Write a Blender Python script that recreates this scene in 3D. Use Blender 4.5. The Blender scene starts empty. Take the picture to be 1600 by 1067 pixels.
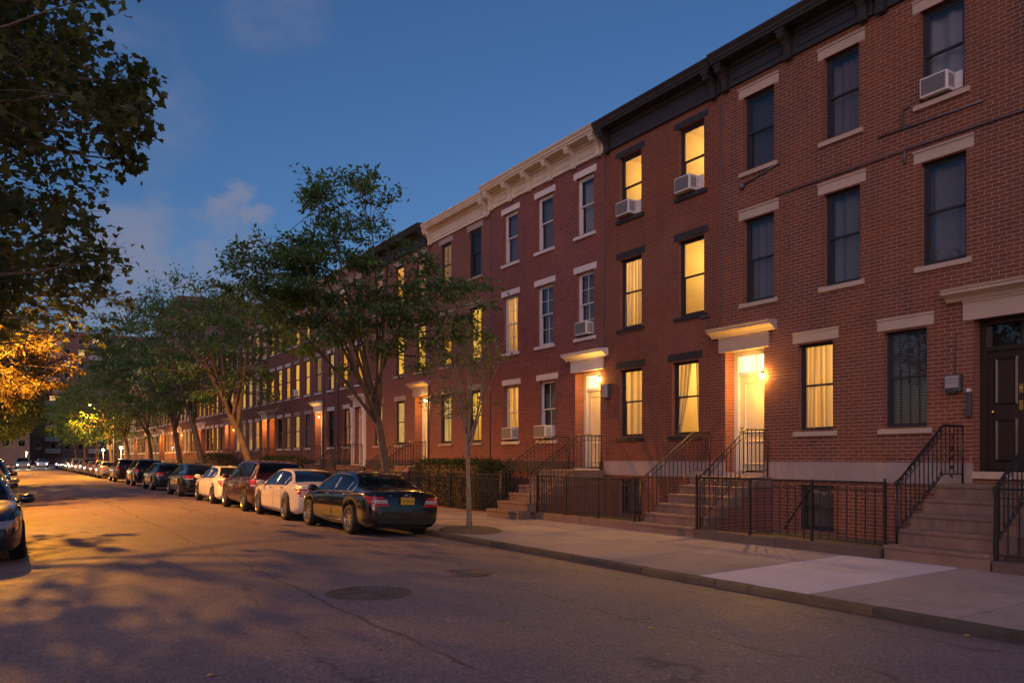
import bpy, math, random
import numpy as np
from mathutils import Matrix, Vector

R = math.radians
scene = bpy.context.scene
COL = scene.collection

# ------------------------------------------------------------------ camera, sky, light, exposure
YAW = 32.409
cam_d = bpy.data.cameras.new('camera')
cam_d.lens = 28.0; cam_d.sensor_width = 36.0
cam_d.shift_y = (715 - 533.5) / 1600
cam_d.clip_start = 0.05; cam_d.clip_end = 3000
cam = bpy.data.objects.new('camera', cam_d); COL.objects.link(cam)
cam.location = (0, 0, 1.72); cam.rotation_euler = (R(90), 0, -R(YAW))
scene.camera = cam

SUN_AZ = 232.0     # compass-like azimuth of the last glow, degrees clockwise from +Y: behind the camera, over the near side of the street
SUN_EL = 4.0
world = bpy.data.worlds.new('World'); scene.world = world; world.use_nodes = True
wn = world.node_tree; wn.nodes.clear()
def W(t, **k):
    n = wn.nodes.new(t)
    for a, b in k.items(): setattr(n, a, b)
    return n
def wl(a, b): wn.links.new(a, b)
sky = W('ShaderNodeTexSky', sky_type='NISHITA', sun_disc=False)
sky.sun_elevation = R(SUN_EL); sky.sun_rotation = R(SUN_AZ)
sky.altitude = 10; sky.air_density = 1.0; sky.dust_density = 0.6; sky.ozone_density = 4.5
tint = W('ShaderNodeMix', data_type='RGBA', blend_type='MULTIPLY'); tint.inputs[0].default_value = 1
tint.inputs[7].default_value = (1.52, 0.97, 0.93, 1)
wl(sky.outputs[0], tint.inputs[6])
tc = W('ShaderNodeTexCoord')
def cloud(direction, width, scale, lo, hi, seed):
    d = Vector(direction).normalized()
    dot = W('ShaderNodeVectorMath', operation='DOT_PRODUCT'); wl(tc.outputs['Generated'], dot.inputs[0]); dot.inputs[1].default_value = d
    mr = W('ShaderNodeMapRange', interpolation_type='SMOOTHSTEP'); wl(dot.outputs['Value'], mr.inputs[0])
    mr.inputs[1].default_value = math.cos(width); mr.inputs[2].default_value = math.cos(width * .25)
    mp = W('ShaderNodeMapping'); mp.inputs['Location'].default_value = (seed, seed * 1.7, 0); mp.inputs['Scale'].default_value = (1, 1, 1.7)
    wl(tc.outputs['Generated'], mp.inputs[0])
    no = W('ShaderNodeTexNoise'); no.inputs['Scale'].default_value = scale; no.inputs['Detail'].default_value = 7; no.inputs['Roughness'].default_value = .55
    wl(mp.outputs[0], no.inputs[0])
    ad = W('ShaderNodeMath', operation='MULTIPLY_ADD'); wl(mr.outputs[0], ad.inputs[0]); ad.inputs[1].default_value = .27
    wl(no.outputs[0], ad.inputs[2])
    th = W('ShaderNodeMapRange', interpolation_type='SMOOTHSTEP'); wl(ad.outputs[0], th.inputs[0])
    th.inputs[1].default_value = lo; th.inputs[2].default_value = hi
    mu = W('ShaderNodeMath', operation='MULTIPLY'); wl(th.outputs[0], mu.inputs[0]); wl(mr.outputs[0], mu.inputs[1])
    return mu.outputs[0]
masks = [cloud((.246, 1.029, .305), .052, 30, .60, .84, 3.1), cloud((.125, 1.10, .235), .12, 14, .52, .86, 7.4), cloud((.225, 1.04, .225), .11, 16, .56, .92, 9.3),
         cloud((.285, 1.0, .575), .085, 11, .60, 1.25, 1.7), cloud((.135, 1.1, .45), .11, 12, .58, 1.25, 5.2)]
m = masks[0]
for q in masks[1:]:
    mx = W('ShaderNodeMath', operation='MAXIMUM'); wl(m, mx.inputs[0]); wl(q, mx.inputs[1]); m = mx.outputs[0]
half = W('ShaderNodeMath', operation='MULTIPLY'); wl(m, half.inputs[0]); half.inputs[1].default_value = .75
cl = W('ShaderNodeMix', data_type='RGBA'); wl(half.outputs[0], cl.inputs[0]); wl(tint.outputs[2], cl.inputs[6])
cl.inputs[7].default_value = (1.04, 1.12, 1.60, 1)
bg = W('ShaderNodeBackground'); bg.inputs[1].default_value = 0.145
wl(cl.outputs[2], bg.inputs[0])
wo = W('ShaderNodeOutputWorld'); wl(bg.outputs[0], wo.inputs[0])

sun_d = bpy.data.lights.new('sun', 'SUN'); sun_d.energy = 0.8; sun_d.angle = R(70); sun_d.color = (1.0, .69, .75)
sun = bpy.data.objects.new('sun', sun_d); COL.objects.link(sun)
sd = Vector((math.sin(R(SUN_AZ)) * math.cos(R(30)), math.cos(R(SUN_AZ)) * math.cos(R(30)), math.sin(R(30))))
sun.rotation_euler = sd.to_track_quat('Z', 'Y').to_euler()

vs = scene.view_settings
scene.display_settings.display_device = 'sRGB'
vs.view_transform = 'Standard'; vs.look = 'None'; vs.exposure = 0.5; vs.gamma = 1.0; vs.use_curve_mapping = False
scene.render.engine = 'CYCLES'
cy = scene.cycles
cy.use_denoising = True
try: cy.denoiser = 'OPENIMAGEDENOISE'
except Exception: pass
cy.denoising_input_passes = 'RGB_ALBEDO_NORMAL'
cy.max_bounces = 6; cy.diffuse_bounces = 3; cy.glossy_bounces = 3; cy.transmission_bounces = 3; cy.transparent_max_bounces = 8
cy.sample_clamp_indirect = 4.0; cy.caustics_reflective = False; cy.caustics_refractive = False
cy.use_adaptive_sampling = False

# ------------------------------------------------------------------ materials
MATS = {}
class NT:
    def __init__(s, name):
        s.m = bpy.data.materials.new(name); s.m.use_nodes = True; s.t = s.m.node_tree; s.t.nodes.clear()
        s.out = s.n('ShaderNodeOutputMaterial'); MATS[name] = s.m
    def n(s, t, **k):
        x = s.t.nodes.new(t)
        for a, b in k.items(): setattr(x, a, b)
        return x
    def l(s, a, b): s.t.links.new(a, b)
    def noise(s, scale, detail=4, vec=None, rough=.6, obj=True):
        x = s.n('ShaderNodeTexNoise'); x.inputs['Scale'].default_value = scale; x.inputs['Detail'].default_value = detail; x.inputs['Roughness'].default_value = rough
        if vec is None:
            g = s.n('ShaderNodeNewGeometry'); vec = g.outputs['Position']
        s.l(vec, x.inputs['Vector']); return x.outputs[0]
    def ramp(s, fac, stops):
        x = s.n('ShaderNodeValToRGB'); e = x.color_ramp.elements
        while len(e) < len(stops): e.new(.5)
        for k, (p, c) in enumerate(stops): e[k].position = p; e[k].color = (*c, 1) if len(c) == 3 else c
        s.l(fac, x.inputs[0]); return x.outputs[0]
    def mix(s, fac, a, b, blend='MIX'):
        x = s.n('ShaderNodeMix', data_type='RGBA', blend_type=blend)
        for i, v in ((0, fac), (6, a), (7, b)):
            if isinstance(v, (int, float)): x.inputs[i].default_value = v
            elif isinstance(v, (tuple, list)): x.inputs[i].default_value = (*v, 1) if len(v) == 3 else v
            else: s.l(v, x.inputs[i])
        return x.outputs[2]
    def math(s, op, a, b=None, c=None):
        x = s.n('ShaderNodeMath', operation=op)
        for i, v in enumerate((a, b, c)):
            if v is None: continue
            if isinstance(v, (int, float)): x.inputs[i].default_value = v
            else: s.l(v, x.inputs[i])
        return x.outputs[0]
    def bsdf(s, col, rough=.8, metal=0, spec=.5, bump=None, bstr=.3, bdist=.01, coat=0):
        x = s.n('ShaderNodeBsdfPrincipled')
        for k, v in (('Base Color', col), ('Roughness', rough), ('Metallic', metal)):
            if isinstance(v, (int, float)): x.inputs[k].default_value = v
            elif isinstance(v, (tuple, list)): x.inputs[k].default_value = (*v, 1)
            else: s.l(v, x.inputs[k])
        x.inputs['Specular IOR Level'].default_value = spec
        if coat: x.inputs['Coat Weight'].default_value = coat; x.inputs['Coat Roughness'].default_value = .04
        if bump is not None:
            b = s.n('ShaderNodeBump'); b.inputs['Strength'].default_value = bstr; b.inputs['Distance'].default_value = bdist
            s.l(bump, b.inputs['Height']); s.l(b.outputs[0], x.inputs['Normal'])
        s.l(x.outputs[0], s.out.inputs[0]); return x

def plain(name, col, rough=.7, metal=0, var=.25, scale=3.0, spec=.5, bump=0, coat=0, fine=40.0):
    t = NT(name)
    if var:
        nz = t.noise(scale, 6); nf = t.noise(fine, 3)
        f = t.math('ADD', t.math('MULTIPLY', nz, .65), t.math('MULTIPLY', nf, .35))
        lo = tuple(c * (1 - var) for c in col); hi = tuple(min(1, c * (1 + var)) for c in col)
        c = t.ramp(f, [(.3, lo), (.7, hi)])
    else: c = col; nf = None
    t.bsdf(c, rough, metal, spec, nf if (bump and var) else None, bump, .01, coat)
    return t.m

def attr(t, name='rnd'):
    a = t.n('ShaderNodeAttribute', attribute_name=name); return a.outputs['Fac']

def brick_geo(name, stops, soot):
    t = NT(name)
    base = t.ramp(attr(t), stops)
    big = t.noise(.55, 5); c = t.mix(t.math('MULTIPLY', t.ramp(big, [(.42, (0, 0, 0)), (.72, (1, 1, 1))]), soot), base, (.10, .055, .05))
    st_ = t.n('ShaderNodeMapping'); st_.inputs['Scale'].default_value = (1, 2.2, .28); gg = t.n('ShaderNodeNewGeometry'); t.l(gg.outputs['Position'], st_.inputs[0])
    streak = t.noise(1.0, 5, st_.outputs[0]); c = t.mix(t.ramp(streak, [(.50, (0, 0, 0)), (.72, (.55, .55, .55))]), c, (.085, .05, .045))
    pat = t.noise(.33, 3); c = t.mix(t.ramp(pat, [(.56, (0, 0, 0)), (.63, (.32, .32, .32))]), c, (.29, .12, .08))
    fine = t.noise(70, 4)
    c = t.mix(.5, c, t.ramp(fine, [(.3, (.55, .55, .55)), (.7, (1.1, 1.1, 1.1))]), 'MULTIPLY')
    t.bsdf(c, .92, 0, .2, fine, .12, .002)
    return t.m
def brick_tex(name, c1, c2, mortar, swap=False):
    t = NT(name)
    g = t.n('ShaderNodeNewGeometry'); sx = t.n('ShaderNodeSeparateXYZ'); t.l(g.outputs['Position'], sx.inputs[0])
    cb = t.n('ShaderNodeCombineXYZ'); t.l(sx.outputs[0 if swap else 1], cb.inputs[0]); t.l(sx.outputs[2], cb.inputs[1])
    b = t.n('ShaderNodeTexBrick'); t.l(cb.outputs[0], b.inputs['Vector'])
    b.inputs['Color1'].default_value = (*c1, 1); b.inputs['Color2'].default_value = (*c2, 1); b.inputs['Mortar'].default_value = (*mortar, 1)
    b.inputs['Scale'].default_value = 1; b.inputs['Mortar Size'].default_value = .006; b.inputs['Brick Width'].default_value = .223; b.inputs['Row Height'].default_value = .0698
    b.inputs['Bias'].default_value = -.1
    big = t.noise(.5, 5)
    c = t.mix(t.ramp(big, [(.4, (0, 0, 0)), (.8, (.5, .5, .5))]), b.outputs[0], (.11, .06, .055))
    t.bsdf(c, .9, 0, .25, t.math('SUBTRACT', 1.0, b.outputs[1]), .5, .006)
    return t.m

brick_geo('brick_orange', [(0, (.165, .058, .034)), (.35, (.200, .068, .037)), (.7, (.222, .076, .040)), (1, (.188, .061, .036))], .55)
brick_geo('brick_brown', [(0, (.172, .058, .034)), (.5, (.205, .068, .037)), (1, (.228, .077, .041))], .35)
brick_geo('brick_red', [(0, (.16, .046, .042)), (.5, (.21, .056, .049)), (1, (.25, .070, .058))], .45)
plain('mortar_pale', (.36, .24, .19), .95, var=.25, scale=2)
plain('mortar_brown', (.29, .15, .112), .95, var=.25, scale=2)
plain('mortar_grey', (.34, .235, .205), .95, var=.25, scale=2)
brick_tex('brick_reveal', (.30, .10, .06), (.22, .07, .045), (.33, .24, .2), True)
brick_tex('brick_far_red', (.20, .072, .055), (.145, .052, .043), (.22, .16, .135))
brick_tex('brick_far_brown', (.185, .072, .052), (.135, .053, .041), (.20, .145, .12))
brick_tex('brick_far_dark', (.16, .060, .050), (.12, .046, .040), (.19, .14, .12))
plain('sandstone', (.44, .345, .26), .85, var=.14, scale=1.5, bump=.15)
plain('grey_stone', (.30, .235, .215), .9, var=.25, scale=1.3, bump=.2)
plain('white_stone', (.60, .545, .52), .8, var=.10, scale=2, bump=.1)
plain('cream_paint', (.60, .52, .40), .6, var=.16, scale=2.5)
plain('brown_paint', (.030, .023, .022), .6, var=.25)
plain('dark_cornice', (.028, .025, .027), .55, var=.3)
plain('charcoal_frame', (.026, .027, .032), .45, var=.2)
plain('white_frame', (.58, .56, .55), .5, var=.08)
plain('black_iron', (.010, .010, .012), .45, var=.4, scale=8, bump=.3)
plain('iron_worn', (.022, .018, .017), .42, var=.5, scale=6, bump=.3)
plain('brownstone', (.165, .108, .088), .88, var=.28, scale=2.2, bump=.35)
plain('brownstone_dark', (.085, .062, .055), .88, var=.25, scale=2.2, bump=.35)
plain('dark_plinth', (.055, .036, .034), .8, var=.2)
plain('white_door', (.62, .54, .38), .45, var=.05)
plain('dark_door', (.028, .017, .013), .33, var=.3, scale=5)
plain('brass', (.75, .52, .16), .3, 1.0, var=.15)
plain('grey_box', (.30, .295, .29), .5, var=.12)
plain('box_dark', (.05, .05, .055), .5, var=.15)
plain('conduit', (.105, .090, .10), .5, var=.35, scale=7)
plain('ac_white', (.62, .60, .58), .5, var=.06)
plain('roof_tar', (.03, .03, .032), .9, var=.3)
plain('soil', (.13, .085, .05), 1.0, var=.45, scale=9, bump=.8)
plain('bark', (.105, .078, .058), .95, var=.45, scale=7, bump=.9)
plain('bark_pale', (.20, .16, .125), .95, var=.4, scale=9, bump=.7)
plain('terracotta', (.36, .20, .09), .8, var=.3, scale=20)
plain('blue_glaze', (.03, .12, .20), .3, var=.1)
plain('lamp_metal', (.10, .095, .09), .5, .3, var=.2)
plain('steel', (.45, .44, .42), .35, .9, var=.15)
plain('cast_iron', (.085, .070, .064), .7, .1, var=.5, scale=14, bump=.6)
plain('rubber', (.012, .012, .013), .75, var=.25, scale=20)
plain('trim_black', (.010, .010, .012), .45, var=0)
plain('chrome', (.72, .72, .74), .14, 1.0, var=0)
plain('alloy', (.42, .41, .41), .28, .9, var=0)
plain('tail_red', (.42, .012, .018), .15, var=0, coat=.6)
plain('tail_clear', (.34, .27, .29), .15, var=.5, scale=30, coat=.6)
plain('amber_lens', (.75, .16, .02), .2, var=0, coat=.5)
plain('lamp_lens', (.36, .38, .44), .12, .3, var=.55, scale=28, coat=.8)
plain('plate_yellow', (.48, .29, .02), .5, var=.05)
plain('plate_white', (.6, .6, .55), .5, var=.05)
plain('plate_ink', (.03, .03, .06), .5, var=0)
plain('far_wall', (.19, .105, .092), .9, var=.2, scale=.4)
plain('far_wall_tan', (.26, .16, .12), .9, var=.2, scale=.4)
plain('balcony_rail', (.40, .38, .37), .6, var=.1)
plain('curtain_grey', (.13, .108, .105), .9, var=.1, scale=6)
plain('curtain_white', (.26, .25, .26), .9, var=.08, scale=6)
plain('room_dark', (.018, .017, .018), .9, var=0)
plain('room_cream', (.72, .62, .42), .9, var=.04)
plain('lit_curtain_cloth', (.70, .62, .45), .9, var=.05)
plain('leaf_litter', (.42, .26, .08), .8, var=.3)
plain('paint_black', (.005, .006, .008), .16, var=0, spec=.6, coat=1)
plain('paint_navy', (.010, .013, .026), .22, var=0, spec=.6, coat=1)
plain('paint_cream', (.62, .57, .50), .3, var=0, coat=.8)
plain('paint_white', (.68, .66, .62), .3, var=0, coat=.8)
plain('paint_maroon', (.042, .009, .011), .25, var=0, coat=.9)
plain('paint_silver', (.33, .335, .35), .28, .5, var=0, coat=.8)
plain('paint_grey', (.07, .072, .078), .25, .2, var=0, coat=.9)
plain('paint_red', (.16, .018, .02), .25, var=0, coat=.9)

def glass_mat(name, rough=.015, tint=(1, 1, 1), ior=1.5, wavy=True, k=1.25, cap=.6):
    t = NT(name)
    fr = t.n('ShaderNodeFresnel'); fr.inputs[0].default_value = ior
    tr = t.n('ShaderNodeBsdfTransparent'); tr.inputs[0].default_value = (*tint, 1)
    gl = t.n('ShaderNodeBsdfGlossy'); gl.inputs['Roughness'].default_value = rough
    if wavy:
        b = t.n('ShaderNodeBump'); b.inputs['Strength'].default_value = .12; b.inputs['Distance'].default_value = .02
        t.l(t.noise(2.2, 2), b.inputs['Height']); t.l(b.outputs[0], gl.inputs['Normal'])
    mx = t.n('ShaderNodeMixShader'); t.l(t.math('MINIMUM', t.math('MULTIPLY_ADD', fr.outputs[0], k, .05), cap), mx.inputs[0]); t.l(tr.outputs[0], mx.inputs[1]); t.l(gl.outputs[0], mx.inputs[2])
    t.l(mx.outputs[0], t.out.inputs[0]); return t.m
glass_mat('pane_glass')
glass_mat('pane_glass_far', k=.5, cap=.16)
g_ = NT('car_glass'); g_.bsdf((.005, .006, .008), .05, 0, .42)
def emit(name, col, strength, folds=False, sampling='NONE', noise=.45):
    t = NT(name); e = t.n('ShaderNodeEmission')
    if folds:
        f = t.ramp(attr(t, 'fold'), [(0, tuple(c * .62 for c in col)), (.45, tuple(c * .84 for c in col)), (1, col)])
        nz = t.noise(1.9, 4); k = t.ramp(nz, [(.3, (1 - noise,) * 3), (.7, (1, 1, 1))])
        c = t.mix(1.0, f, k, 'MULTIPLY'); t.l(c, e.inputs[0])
    else: e.inputs[0].default_value = (*col, 1)
    e.inputs[1].default_value = strength
    t.l(e.outputs[0], t.out.inputs[0])
    try: t.m.cycles.emission_sampling = sampling
    except Exception: pass
    return t.m
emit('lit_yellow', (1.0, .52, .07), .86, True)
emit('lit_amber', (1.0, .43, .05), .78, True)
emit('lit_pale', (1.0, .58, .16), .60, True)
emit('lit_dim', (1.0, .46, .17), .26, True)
emit('transom_lit', (1.0, .83, .48), 1.15)
emit('bulb_warm', (1.0, .66, .22), 12)
emit('bulb_sodium', (1.0, .56, .14), 40)
emit('bulb_white', (1.0, .93, .75), 30)
emit('bulb_globe', (1.0, .70, .26), 34)
emit('far_lit', (1.0, .62, .2), .55)

t = NT('drape_lit'); tr_ = t.n('ShaderNodeBsdfTranslucent'); df_ = t.n('ShaderNodeBsdfDiffuse'); mx_ = t.n('ShaderNodeMixShader'); mx_.inputs[0].default_value = .6
fc_ = t.ramp(attr(t, 'fold'), [(0, (.30, .24, .17)), (1, (.86, .78, .62))]); t.l(fc_, tr_.inputs[0]); t.l(fc_, df_.inputs[0]); t.l(df_.outputs[0], mx_.inputs[1]); t.l(tr_.outputs[0], mx_.inputs[2]); t.l(mx_.outputs[0], t.out.inputs[0])
def leaf_mat(name, stops, trans=.35):
    t = NT(name)
    c = t.ramp(attr(t), stops)
    d = t.n('ShaderNodeBsdfPrincipled'); t.l(c, d.inputs['Base Color']); d.inputs['Roughness'].default_value = .55; d.inputs['Specular IOR Level'].default_value = .35
    tr = t.n('ShaderNodeBsdfTranslucent'); t.l(t.mix(1.0, c, (1.5, 1.5, .8), 'MULTIPLY'), tr.inputs[0])
    mx = t.n('ShaderNodeMixShader'); mx.inputs[0].default_value = trans
    t.l(d.outputs[0], mx.inputs[1]); t.l(tr.outputs[0], mx.inputs[2]); t.l(mx.outputs[0], t.out.inputs[0]); return t.m
leaf_mat('leaf_green', [(0, (.052, .112, .040)), (.5, (.090, .178, .060)), (1, (.155, .235, .080))])
leaf_mat('leaf_dark', [(0, (.034, .066, .024)), (.5, (.056, .098, .034)), (1, (.095, .130, .044))])
leaf_mat('leaf_plane', [(0, (.055, .080, .034)), (.6, (.100, .125, .050)), (1, (.16, .175, .075))], .45)
leaf_mat('leaf_young', [(0, (.11, .135, .045)), (.6, (.17, .19, .065)), (1, (.24, .22, .08))])
leaf_mat('leaf_lamplit_tint', [(0, (.10, .075, .022)), (.6, (.15, .115, .035)), (1, (.20, .16, .05))])  # golden lamplight put into the leaf colour itself
leaf_mat('leaf_hedge', [(0, (.020, .035, .012)), (.6, (.040, .060, .020)), (1, (.07, .085, .03))], .2)

# asphalt
t = NT('asphalt')
g = t.n('ShaderNodeNewGeometry'); pos = g.outputs['Position']
big = t.noise(.35, 5); mid = t.noise(2.5, 6); fine = t.noise(130, 2)
vo = t.n('ShaderNodeTexVoronoi'); vo.inputs['Scale'].default_value = 52; t.l(pos, vo.inputs['Vector'])
base = t.ramp(t.math('ADD', t.math('MULTIPLY', big, .6), t.math('MULTIPLY', mid, .4)), [(.32, (.130, .102, .113)), (.5, (.163, .128, .142)), (.7, (.20, .16, .174))])
agg = t.ramp(vo.outputs['Color'], [(0, (.42, .42, .42)), (.5, (.95, .95, .95)), (.85, (1.35, 1.32, 1.28)), (1, (2.4, 2.3, 2.2))])
c = t.mix(.85, base, agg, 'MULTIPLY')
mp = t.n('ShaderNodeMapping'); mp.inputs['Scale'].default_value = (.55, .16, 1); t.l(pos, mp.inputs[0])
cr = t.n('ShaderNodeTexVoronoi', feature='DISTANCE_TO_EDGE'); cr.inputs['Scale'].default_value = .75
wob = t.n('ShaderNodeTexNoise'); wob.inputs['Scale'].default_value = 1.7; wob.inputs['Detail'].default_value = 6; t.l(pos, wob.inputs[0])
va = t.n('ShaderNodeVectorMath', operation='MULTIPLY_ADD'); t.l(wob.outputs['Color'], va.inputs[0]); va.inputs[1].default_value = (.5, .5, 0); t.l(mp.outputs[0], va.inputs[2]); t.l(va.outputs[0], cr.inputs['Vector'])
crack = t.math('MULTIPLY', t.ramp(cr.outputs['Distance'], [(0, (1, 1, 1)), (.006, (1, 1, 1)), (.013, (0, 0, 0))]), t.ramp(t.noise(.45, 3), [(.42, (0, 0, 0)), (.50, (1, 1, 1))]))
c = t.mix(t.math('MULTIPLY', crack, .45), c, (.022, .019, .019))
sx_ = t.n('ShaderNodeSeparateXYZ'); t.l(pos, sx_.inputs[0])
def seam(x0, wd, amp):
    d_ = t.math('ABSOLUTE', t.math('SUBTRACT', t.math('ADD', sx_.outputs[0], t.math('MULTIPLY', t.math('SUBTRACT', t.noise(.9, 5), .5), amp)), x0 ))
    return t.math('MULTIPLY', t.ramp(d_, [(0, (1, 1, 1)), (wd, (1, 1, 1)), (wd * 2.2, (0, 0, 0))]), t.ramp(t.noise(.7, 3), [(.38, (0, 0, 0)), (.5, (1, 1, 1))]))
c = t.mix(t.math('MULTIPLY', seam(2.95, .013, .35), .7), c, (.03, .026, .027)); c = t.mix(t.math('MULTIPLY', seam(5.3, .008, .6), .6), c, (.035, .03, .03))
gut = t.n('ShaderNodeMapRange'); t.l(t.math('ADD', sx_.outputs[0], t.math('MULTIPLY', t.noise(1.6, 4), .5)), gut.inputs[0]); gut.inputs[1].default_value = 7.75; gut.inputs[2].default_value = 8.2
c = t.mix(t.math('MULTIPLY', gut.outputs[0], .7), c, (.05, .042, .04))
tar = t.noise(1.0, 4, None); c = t.mix(t.ramp(tar, [(.66, (0, 0, 0)), (.80, (.22, .22, .22))]), c, (.06, .05, .05))
t.bsdf(c, t.ramp(mid, [(.3, (.60, .60, .60)), (.7, (.78, .78, .78))]), 0, .45, t.math('ADD', fine, t.math('MULTIPLY', vo.outputs['Distance'], 1.2)), .55, .006)

def concrete(name, col, stain=.35):
    t = NT(name)
    oi = t.n('ShaderNodeObjectInfo')
    a = t.noise(.9, 7); b = t.noise(8, 6); f = t.noise(160, 2)
    k = t.math('ADD', t.math('MULTIPLY', a, .6), t.math('MULTIPLY', b, .4))
    c = t.ramp(k, [(.3, tuple(x * (1 - stain) for x in col)), (.52, col), (.75, tuple(x * (1 + .25 * stain) for x in col))])
    c = t.mix(.5, c, t.ramp(oi.outputs['Random'], [(0, (.82, .80, .78)), (1, (1.12, 1.10, 1.08))]), 'MULTIPLY')
    c = t.mix(.5, c, t.ramp(f, [(.3, (.75, .75, .75)), (.7, (1.15, 1.15, 1.15))]), 'MULTIPLY')
    sp = t.n('ShaderNodeTexVoronoi'); sp.inputs['Scale'].default_value = 5.5
    g = t.n('ShaderNodeNewGeometry'); t.l(g.outputs['Position'], sp.inputs['Vector'])
    c = t.mix(t.ramp(sp.outputs['Distance'], [(.03, (.5, .5, .5)), (.06, (0, 0, 0))]), c, (.06, .05, .045))
    t.bsdf(c, .9, 0, .3, f, .25, .003); return t.m
concrete('concrete_tan', (.30, .252, .246)); concrete('concrete_pale', (.50, .465, .505), .2); concrete('concrete_dark', (.085, .068, .058)); concrete('kerb_stone_mat', (.075, .063, .057), .5)
concrete('kerb_rust', (.14, .10, .06), .6)
plain('ground_far', (.07, .06, .05), .95, var=.3, scale=.3)
# ------------------------------------------------------------------ geometry helpers
class MB:
    def __init__(s): s.v = []; s.f = []; s.mi = []; s.k = 0
    def add(s, v, f):
        o = len(s.v); s.v += [tuple(p) for p in v]
        for q in f: s.f.append(tuple(i + o for i in q)); s.mi.append(s.k)
        return s
    def box(s, x0, x1, y0, y1, z0, z1):
        return s.add([(x0, y0, z0), (x1, y0, z0), (x1, y1, z0), (x0, y1, z0), (x0, y0, z1), (x1, y0, z1), (x1, y1, z1), (x0, y1, z1)],
                     [(0, 3, 2, 1), (4, 5, 6, 7), (0, 1, 5, 4), (1, 2, 6, 5), (2, 3, 7, 6), (3, 0, 4, 7)])
    def cbox(s, x0, x1, y0, y1, z0, z1, b=.01):
        # box with chamfered top and vertical edges on the -x side
        pts = [(x0, y0 + b), (x0 + b, y0), (x1, y0), (x1, y1), (x0 + b, y1), (x0, y1 - b)]
        n = 6; v = [(x, y, z0) for x, y in pts] + [(x, y, z1 - b) for x, y in pts]
        cx, cy = (x0 + x1) / 2, (y0 + y1) / 2
        ins = [(min(max(x, x0 + b), x1), min(max(y, y0 + b), y1 - b), z1) for x, y in pts]
        v += ins
        f = [tuple(range(n - 1, -1, -1)), tuple(range(2 * n, 3 * n))]
        for a in (0, n):
            for i in range(n): j = (i + 1) % n; f.append((a + i, a + j, a + n + j, a + n + i))
        return s.add(v, f)
    def prism_y(s, prof, y0, y1):          # prof: (x,z) loop, extruded along y
        n = len(prof); v = [(x, y0, z) for x, z in prof] + [(x, y1, z) for x, z in prof]
        f = [(i, (i + 1) % n, n + (i + 1) % n, n + i) for i in range(n)] + [tuple(range(n - 1, -1, -1)), tuple(range(n, 2 * n))]
        return s.add(v, f)
    def prism_x(s, prof, x0, x1):          # prof: (y,z)
        n = len(prof); v = [(x0, y, z) for y, z in prof] + [(x1, y, z) for y, z in prof]
        f = [(i, (i + 1) % n, n + (i + 1) % n, n + i) for i in range(n)] + [tuple(range(n - 1, -1, -1)), tuple(range(n, 2 * n))]
        return s.add(v, f)
    def tube(s, pts, r, n=6, caps=True):
        pts = [Vector(p) for p in pts]; rs = r if isinstance(r, (list, tuple)) else [r] * len(pts)
        up = Vector((0, 0, 1)); v = []; f = []
        d0 = (pts[1] - pts[0]).normalized()
        if abs(d0.dot(up)) > .95: up = Vector((1, 0, 0))
        a = d0.cross(up).normalized()
        for i, p in enumerate(pts):
            d = (pts[min(i + 1, len(pts) - 1)] - pts[max(i - 1, 0)])
            if d.length < 1e-9: d = d0
            d.normalize(); a = (a - d * a.dot(d))
            if a.length < 1e-6: a = d.orthogonal()
            a.normalize(); b = d.cross(a)
            for k in range(n):
                t = 2 * math.pi * k / n; v.append(p + (a * math.cos(t) + b * math.sin(t)) * rs[i])
        for i in range(len(pts) - 1):
            for k in range(n):
                j = (k + 1) % n; f.append((i * n + k, i * n + j, (i + 1) * n + j, (i + 1) * n + k))
        if caps: f += [tuple(range(n - 1, -1, -1)), tuple(range((len(pts) - 1) * n, len(pts) * n))]
        return s.add(v, f)
    def lathe(s, prof, n=24, axis='z', c=(0, 0, 0)):     # prof (r,h)
        v = []; m = len(prof)
        for k in range(n):
            t = 2 * math.pi * k / n
            for r, h in prof:
                x, y = r * math.cos(t), r * math.sin(t)
                p = {'z': (x, y, h), 'y': (x, h, y), 'x': (h, x, y)}[axis]
                v.append((p[0] + c[0], p[1] + c[1], p[2] + c[2]))
        f = []
        for k in range(n):
            j = (k + 1) % n
            for i in range(m - 1): f.append((k * m + i, j * m + i, j * m + i + 1, k * m + i + 1))
        return s.add(v, f)
    def mesh(s, name, mats, smooth=False, attrs=None):
        me = bpy.data.meshes.new(name); me.from_pydata(s.v, [], s.f)
        for m in (mats if isinstance(mats, (list, tuple)) else [mats]): me.materials.append(MATS[m])
        if any(s.mi): me.polygons.foreach_set('material_index', s.mi)
        if smooth: me.polygons.foreach_set('use_smooth', [True] * len(me.polygons))
        for k, val in (attrs or {}).items():
            a = me.attributes.new(k, 'FLOAT', 'POINT'); a.data.foreach_set('value', np.asarray(val, 'f'))
        me.update(); return me
    def build(s, name, mats, parent=None, smooth=False, attrs=None, **tags):
        return obj(name, s.mesh(name, mats, smooth, attrs), parent, **tags)

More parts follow.
